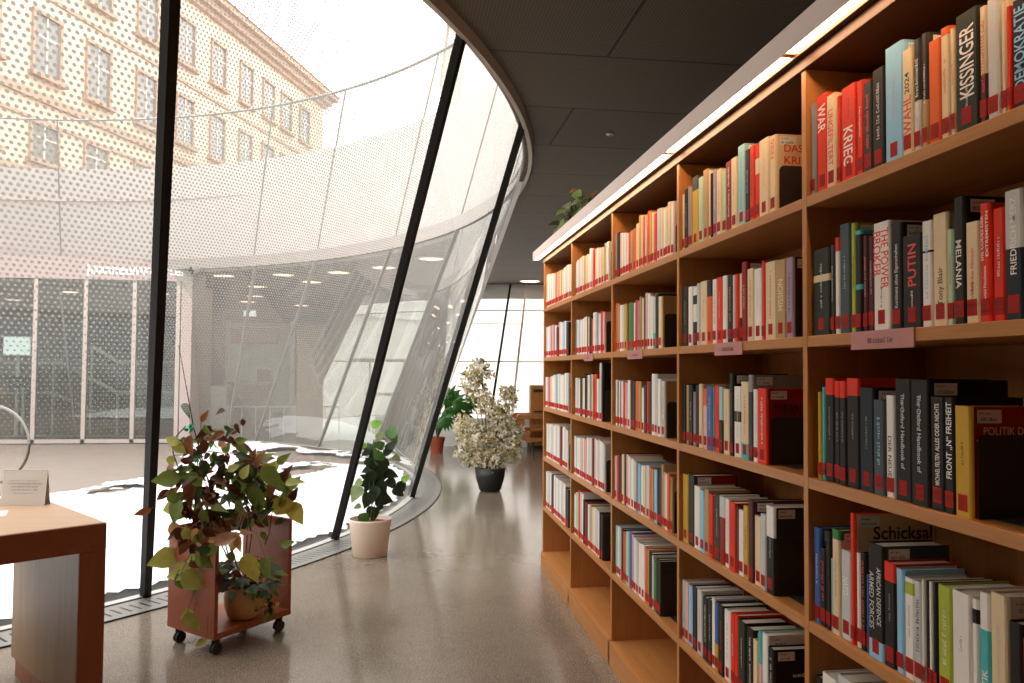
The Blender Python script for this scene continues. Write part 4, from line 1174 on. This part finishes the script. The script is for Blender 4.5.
mb = MB(); mb.box(1.93, 13.8, .56, 2.7, 13.92, .64); cpart(mb, 'armrest')
for yy in (13.32, 13.82):
    mb = MB(); mb.prism([(1.9, .60), (1.96, .64), (2.04, .60), (2.06, .42), (2.16, .24), (2.45, .25), (2.45, .2), (2.1, .16), (1.98, .36)], 0, .06, 0, Matrix(((1, 0, 0, 0), (0, 0, 1, yy), (0, 1, 0, 0), (0, 0, 0, 1)))); cpart(mb, 'leg')
    mb = MB(); mb.tube([(2.2, yy+.03, 0), (2.2, yy+.03, .2)], .02, 8); cpart(mb, 'leg', black)
    mb = MB(); mb.tube([(2.75, yy+.03, 0), (2.75, yy+.03, .56)], .02, 8); cpart(mb, 'leg', black)
mb = MB(); mb.box(2.08, 13.38, .36, 2.78, 13.82, .42); cpart(mb, 'seat')
mb = MB(); mb.box(2.76, 13.35, .36, 2.8, 13.85, .95); cpart(mb, 'backrest')
cb_ = empty('cabinet', (2.25, 13.95, 0), 'narrow wooden cabinet against the far bench beside the bookcase end', 'cabinet')
def cb2(mb, name, m=wood_z): o = mb.build(name, m, cb_, origin=(2.25, 13.95, 0), bevel=.003); o.location = (0, 0, 0); return o
mb = MB(); mb.box(2.25, 13.95, .06, 2.9, 14.12, 1.12); cb2(mb, 'body')
mb = MB(); mb.box(2.26, 13.97, 0, 2.88, 14.1, .06); cb2(mb, 'plinth', black)
for z_ in (.62, 1.0): 
    mb = MB(); mb.box(2.3, 13.925, z_, 2.6, 13.95, z_+.05); cb2(mb, 'handle', black)
mb = MB(); mb.box(2.27, 13.935, .15, 2.88, 13.95, .55); cb2(mb, 'door'); mb = MB(); mb.box(2.27, 13.935, .57, 2.88, 13.95, 1.08); cb2(mb, 'door')

# ------------------------------------------------------------------ portal with sign lettering across the courtyard
por = plain('rosy grey portal', 'b3a09a', .6, var=.02, scale=3)
PY = 15.5
dr = bpy.data.objects.new("door_1", None); C.objects.link(dr); dr.location = (-4, PY, 0); struct(dr, "rosy grey entrance portal with glass doors across the courtyard")
def dp(mb, name, m, lab=None):
    o = mb.build(name, m, dr, origin=(-4, PY, 0)); o.location = (0, 0, 0); o['kind'] = 'structure'
    if lab: o['label'] = lab
    return o
mb = MB(); mb.box(-10.2, PY, 2.99, -3.88, PY+1.0, 3.41); dp(mb, 'header', por)
mb = MB(); mb.box(-4.07, PY, 0, -3.88, PY+1.6, 2.99); dp(mb, 'jamb', por)
mb = MB(); mb.box(-10.2, PY, 0, -10.0, PY+1.2, 2.99); dp(mb, 'jamb', por)
fr_m = plain('portal frame', 'b9aba2', .45, .2)
for x in (-6.6, -5.745, -4.9, -4.13, -7.45, -8.3, -9.15): mb = MB(); mb.box(x-.035, PY+.02, 0, x+.035, PY+.10, 2.99); dp(mb, 'frame', fr_m)
mb = MB(); mb.box(-10, PY+.02, 0, -4.1, PY+.1, .07); dp(mb, 'sill', fr_m)
mb = MB(); mb.box(-10, PY+.05, .07, -4.1, PY+.06, 2.99); dp(mb, 'pane', glassmat('door glass', (.85, .88, .86), 1.3))
mb = MB(); put_text(mb, 'Joanneumsviertel', (-5.745, PY-.02, 3.09), (1, 0, 0), (0, 0, 1), .21, 1.70); dp(mb, 'lettering', emit('glowing white letters', (1, .98, .96), 1.5), 'white sign lettering')  # plain white letters, brightened by an added glow
se = empty('security_camera', (-3.8, PY+.1, 3.24), 'grey tubular security camera fixed to the portal corner above the courtyard', 'camera')
mb = MB(); mb.tube([(-3.62, PY-.1, 3.33), (-3.82, PY-.28, 3.17)], .09, 14); o = mb.build('housing', plain('camera grey', 'a8a4a0', .4), se, origin=(-3.8, PY+.1, 3.24)); o.location = (0, 0, 0)
mb = MB(); mb.tube([(-3.82, PY-.28, 3.17), (-3.845, PY-.30, 3.15)], .06, 14); o = mb.build('lens', black, se, origin=(-3.8, PY+.1, 3.24)); o.location = (0, 0, 0)
mb = MB(); mb.tube([(-3.66, PY-.12, 3.3), (-3.88, PY+.1, 3.35)], .025, 8); o = mb.build('bracket', steel, se, origin=(-3.8, PY+.1, 3.24)); o.location = (0, 0, 0)
# railings inside the opposite foyer
rm = plain('pale rail', 'bdb2a6', .4, .3)
ra = empty('stair_railing', (-6.4, 17.6, 0), 'pale metal stair railing of sloping bars behind the portal glass', 'railing')
def rp_(mb, nm): o = mb.build(nm, rm, ra, origin=(-6.4, 17.6, 0)); o.location = (0, 0, 0)
for pts in (((-8.6, 1.48), (-6.96, 1.48), (-5.845, .853), (-4.3, .857)), ((-8.6, .857), (-7.1, .857), (-6.3, .46)), ((-6.37, 1.82), (-5.84, 1.49), (-4.3, 1.5))):
    mb = MB(); mb.tube([(x, 17.6, z) for x, z in pts], .038, 8); rp_(mb, 'rail')
for x, z in ((-8.3, 1.48), (-7.1, 1.48), (-6.37, 1.82), (-5.845, .85), (-4.5, 1.5)):
    mb = MB(); mb.tube([(x, 17.6, 0), (x, 17.6, z)], .03, 8); rp_(mb, 'post')
rb = empty('handrail', (-.3, 17.9, 0), 'white handrail with lower bar behind the far curved glass', 'railing')
for x0, x1, z in ((-1.1, .5, 1.58), (-.8, .1, .83)):
    mb = MB(); mb.tube([(x0, 17.9, z), (x1, 17.9, z)], .04, 8); o = mb.build('rail', whitep, rb, origin=(-.3, 17.9, 0)); o.location = (0, 0, 0)
for x in (-.7, .05):
    mb = MB(); mb.tube([(x, 17.9, 0), (x, 17.9, 1.58)], .025, 8); o = mb.build('post', whitep, rb, origin=(-.3, 17.9, 0)); o.location = (0, 0, 0)
rc = empty('low_railing', (-2.6, 17.7, 0), 'low white railing with thin posts at the foot of the far glass', 'railing')
mb = MB(); mb.tube([(-4.0, 17.7, .56), (-1.3, 17.7, .56)], .018, 6); o = mb.build('rail', whitep, rc, origin=(-2.6, 17.7, 0)); o.location = (0, 0, 0)
for k in range(10):
    x = -3.95+k*.29; mb = MB(); mb.tube([(x, 17.7, 0), (x, 17.7, .56)], .014, 6); o = mb.build('post', whitep, rc, origin=(-2.6, 17.7, 0)); o.location = (0, 0, 0)
# notices and furniture in the opposite rooms
def boxthing(name, m, b, label, cat, extra=(), emitm=None):
    x0, y0, z0, x1, y1, z1 = b; org = ((x0+x1)/2, (y0+y1)/2, z0)
    mb = MB(); mb.box(*b); o = mb.build(name, m, origin=org, bevel=.01); tag(o, label, cat)
    for nm, mm, bb in extra:
        mb = MB(); mb.box(*bb); p = mb.build(nm, mm, o, origin=org); p.location = (0, 0, 0)
    return o
scr = emit('lit screen', (.95, 1, .98), 1.1)
boxthing('information_screen', whitep, (-7.95, 17.3, 1.6, -7.42, 17.36, 2.0), 'bright white information screen behind the portal glass above dark notices', 'screen', [('display', scr, (-7.93, 17.29, 1.62, -7.44, 17.3, 1.98)), ('pole', whitep, (-7.72, 17.35, 0, -7.66, 17.39, 1.7))])
boxthing('notice_board', plain('notice grey', '6c6a66', .6), (-7.82, 17.3, .95, -7.38, 17.34, 1.18), 'small dark grey notice panel below the white screen behind portal glass', 'sign', [('pole', whitep, (-7.6, 17.36, 0, -7.55, 17.4, .96)), ('print', plain('notice print', 'a9a49c', .6), (-7.76, 17.29, 1.04, -7.5, 17.3, 1.07)), ('print', plain('notice print', 'a9a49c', .6), (-7.76, 17.29, 1.11, -7.55, 17.3, 1.13))])
boxthing('dark_wall_panel', plain('dark panel', '3c342d', .7), (-6.95, 19.0, 0, -5.9, 19.4, 2.9), 'tall dark panel standing inside the opposite foyer', 'panel', [('edge', plain('panel edge', '7d6a52', .6), (-5.9, 19.0, 0, -5.82, 19.4, 2.9))])
dk = plain('greenish partition', 'aebfb6', .5)
boxthing('display_partition', dk, (-4.25, 20.4, .3, -2.7, 20.5, 2.5), 'pale green glass partition behind the far curved window', 'partition', [('frame', whitep, (-4.3, 20.38, .3, -4.2, 20.52, 2.55)), ('frame', whitep, (-2.75, 20.38, .3, -2.65, 20.52, 2.55))])
boxthing('hanging_sign', plain('rosy board', 'a7897c', .6), (-4.1, 20.0, 1.97, -3.0, 20.1, 2.37), 'rosy blank board hanging before the pale green partition', 'sign', [('edge', whitep, (-4.12, 19.99, 2.37, -2.98, 20.11, 2.39))])
o = boxthing('reception_desk', plain('brown desk', '5e4030', .5), (-3.95, 19.4, .0, -3.1, 20.0, 1.0), 'brown reception desk in the opposite room below the rosy board', 'desk', [('counter_top', plain('desk top', '84634d', .4), (-4.0, 19.35, 1.0, -3.05, 20.05, 1.06)), ('upstand', plain('brown desk', '5e4030', .5), (-3.4, 19.6, 1.06, -3.1, 19.9, 1.35))])
boxthing('pedestal', whitep, (-4.3, 18.7, 0, -3.9, 19.1, .98), 'white pedestal beside the brown desk in the opposite room', 'pedestal', [('plinth', plain('plinth grey', '8a8680', .6), (-4.31, 18.69, .0, -3.89, 19.11, .03))])
boxthing('tan_column', plain('tan cladding', '8c7458', .6), (-2.1, 16.6, 0, -1.6, 16.9, 2.2), 'tan clad block behind the far curved glass', 'column', [('cap', plain('tan cladding', '8c7458', .6), (-2.15, 16.55, 2.2, -1.55, 16.95, 2.28))])
boxthing('exit_sign', whitep, (-3.8, 19.9, 2.62, -3.5, 19.95, 2.78), 'small lit white exit sign under the opposite ceiling', 'sign', [('display', scr, (-3.79, 19.89, 2.63, -3.51, 19.9, 2.77))])

# ------------------------------------------------------------------ buildings outside
FP = Vector((-5.5475, 55.265)); fd = Vector((.30237, .95319)); fn_ = Vector((.95319, -.30237))
def BMx(): return Matrix(((fd.x, fn_.x, 0, FP.x), (fd.y, fn_.y, 0, FP.y), (0, 0, 1, 0), (0, 0, 0, 1)))
stone = plain('cream plaster', 'c8b19d', .85, var=.04, scale=.6); trimst = plain('ochre stone trim', 'a38a76', .85, var=.05, scale=2)
bd = empty('townhouse', (FP.x, FP.y, 4.5), 'old cream plastered building with rows of tall windows and heavy cornice', 'building')
def bp2(mb, name, m, par=None, lab=None):
    o = mb.build(name, m, par or bd, origin=(FP.x, FP.y, 4.5)); o.location = (0, 0, 0)
    if lab: o['label'] = lab
    return o
mb = MB(); mb.box(-46, -14, 4.5, 0, 0, 19.3, 0, BMx()); bp2(mb, 'wall', stone)
for (z0, z1, o_) in ((19.1, 19.35, .25), (19.35, 19.7, .5), (19.7, 20.0, .8), (11.05, 11.35, .14), (10.3, 10.42, .08), (14.95, 15.1, .08), (8.3, 8.5, .1)):
    mb = MB(); mb.box(-46.2, -.3, z0, o_, o_, z1, 0, BMx()); bp2(mb, 'cornice' if z0 > 19 else 'string_course', trimst)
mb = MB(); mb.prism([(-14.5, 20), (.9, 20), (-6.5, 24)], -46.3, .9, 0, BMx() @ Matrix(((0, 0, 1, 0), (1, 0, 0, 0), (0, 1, 0, 0), (0, 0, 0, 1)))); bp2(mb, 'roof', plain('brown roof', '8a6450', .9))
pane_m = plain('old window glass', '7a7671', .15, var=.1, scale=1.5); pw_m = plain('window frame white', 'cfc4b6', .6)
cols = [-43, -40, -37, -34, -31, -28.1, -25.2, -22.4, -19.3, -16.3, -13.4, -10.5, -7.9, -5.6, -3.0]
for z0, z1, arch in ((12.1, 14.25, 0), (15.95, 18.0, 0), (8.95, 10.2, 1)):
    for k, s_ in enumerate(cols):
        hw = .62
        mb = MB(); mb.box(s_-hw-.12, -.02, z0-.1, s_-hw, .10, z1+.1, 0, BMx()); mb.box(s_+hw, -.02, z0-.1, s_+hw+.12, .10, z1+.1, 0, BMx())
        mb.box(s_-hw-.12, -.02, z1, s_+hw+.12, .12, z1+.14, 0, BMx()); mb.box(s_-hw-.25, -.02, z0-.22, s_+hw+.25, .26, z0-.05, 0, BMx())
        wn = bp2(mb, 'window', trimst)
        mb = MB(); mb.box(s_-hw, .001, z0-.05, s_+hw, .02, z1, 0, BMx()); bp2(mb, 'pane', pane_m, wn)
        mb = MB(); mb.box(s_-.035, .02, z0, s_+.035, .05, z1, 0, BMx()); mb.box(s_-hw, .02, z0+(z1-z0)*.62, s_+hw, .05, z0+(z1-z0)*.66, 0, BMx()); bp2(mb, 'sash', pw_m, wn)
for s_ in (-30, -12):
    mb = MB(); mb.box(s_, -7.5, 21, s_+1.4, -6, 25.5, 0, BMx()); bp2(mb, 'chimney', trimst)
wb = empty('white_building', (8, 30, 4.5), 'plain white building block rising behind the right part of the courtyard', 'building')
mb = MB(); mb.box(1.95, 28, 4.5, 16, 44, 17); o = mb.build('wall', plain('white render', 'e3dcd6', .8, var=.02), wb, origin=(8, 30, 4.5)); o.location = (0, 0, 0)
mb = MB(); mb.box(1.85, 27.9, 17, 16.1, 44.1, 17.3); o = mb.build('parapet', plain('white render', 'e3dcd6'), wb, origin=(8, 30, 4.5)); o.location = (0, 0, 0)

# ------------------------------------------------------------------ light
wd = bpy.data.worlds.new('overcast winter sky'); bpy.context.scene.world = wd; wd.use_nodes = True
nt = wd.node_tree; bg = nt.nodes['Background']
tc = nt.nodes.new('ShaderNodeTexCoord'); sx = nt.nodes.new('ShaderNodeSeparateXYZ'); rp2 = nt.nodes.new('ShaderNodeValToRGB')
nt.links.new(tc.outputs['Generated'], sx.inputs[0]); nt.links.new(sx.outputs['Z'], rp2.inputs[0]); nt.links.new(rp2.outputs[0], bg.inputs[0])
rp2.color_ramp.elements[0].color = (1, .965, .935, 1); rp2.color_ramp.elements[1].color = (.96, .97, .98, 1)
bg.inputs[1].default_value = 3.5
sc = bpy.context.scene
sc.view_settings.view_transform = 'Standard'; sc.view_settings.look = 'None'; sc.view_settings.gamma = 1; sc.view_settings.use_curve_mapping = False
sc.view_settings.exposure = 0.42
sc.cycles.max_bounces = 10; sc.cycles.transparent_max_bounces = 24; sc.cycles.glossy_bounces = 5; sc.cycles.diffuse_bounces = 5
sc.cycles.sample_clamp_indirect = 6; sc.cycles.use_denoising = True
sc.cycles.caustics_reflective = False; sc.cycles.caustics_refractive = False
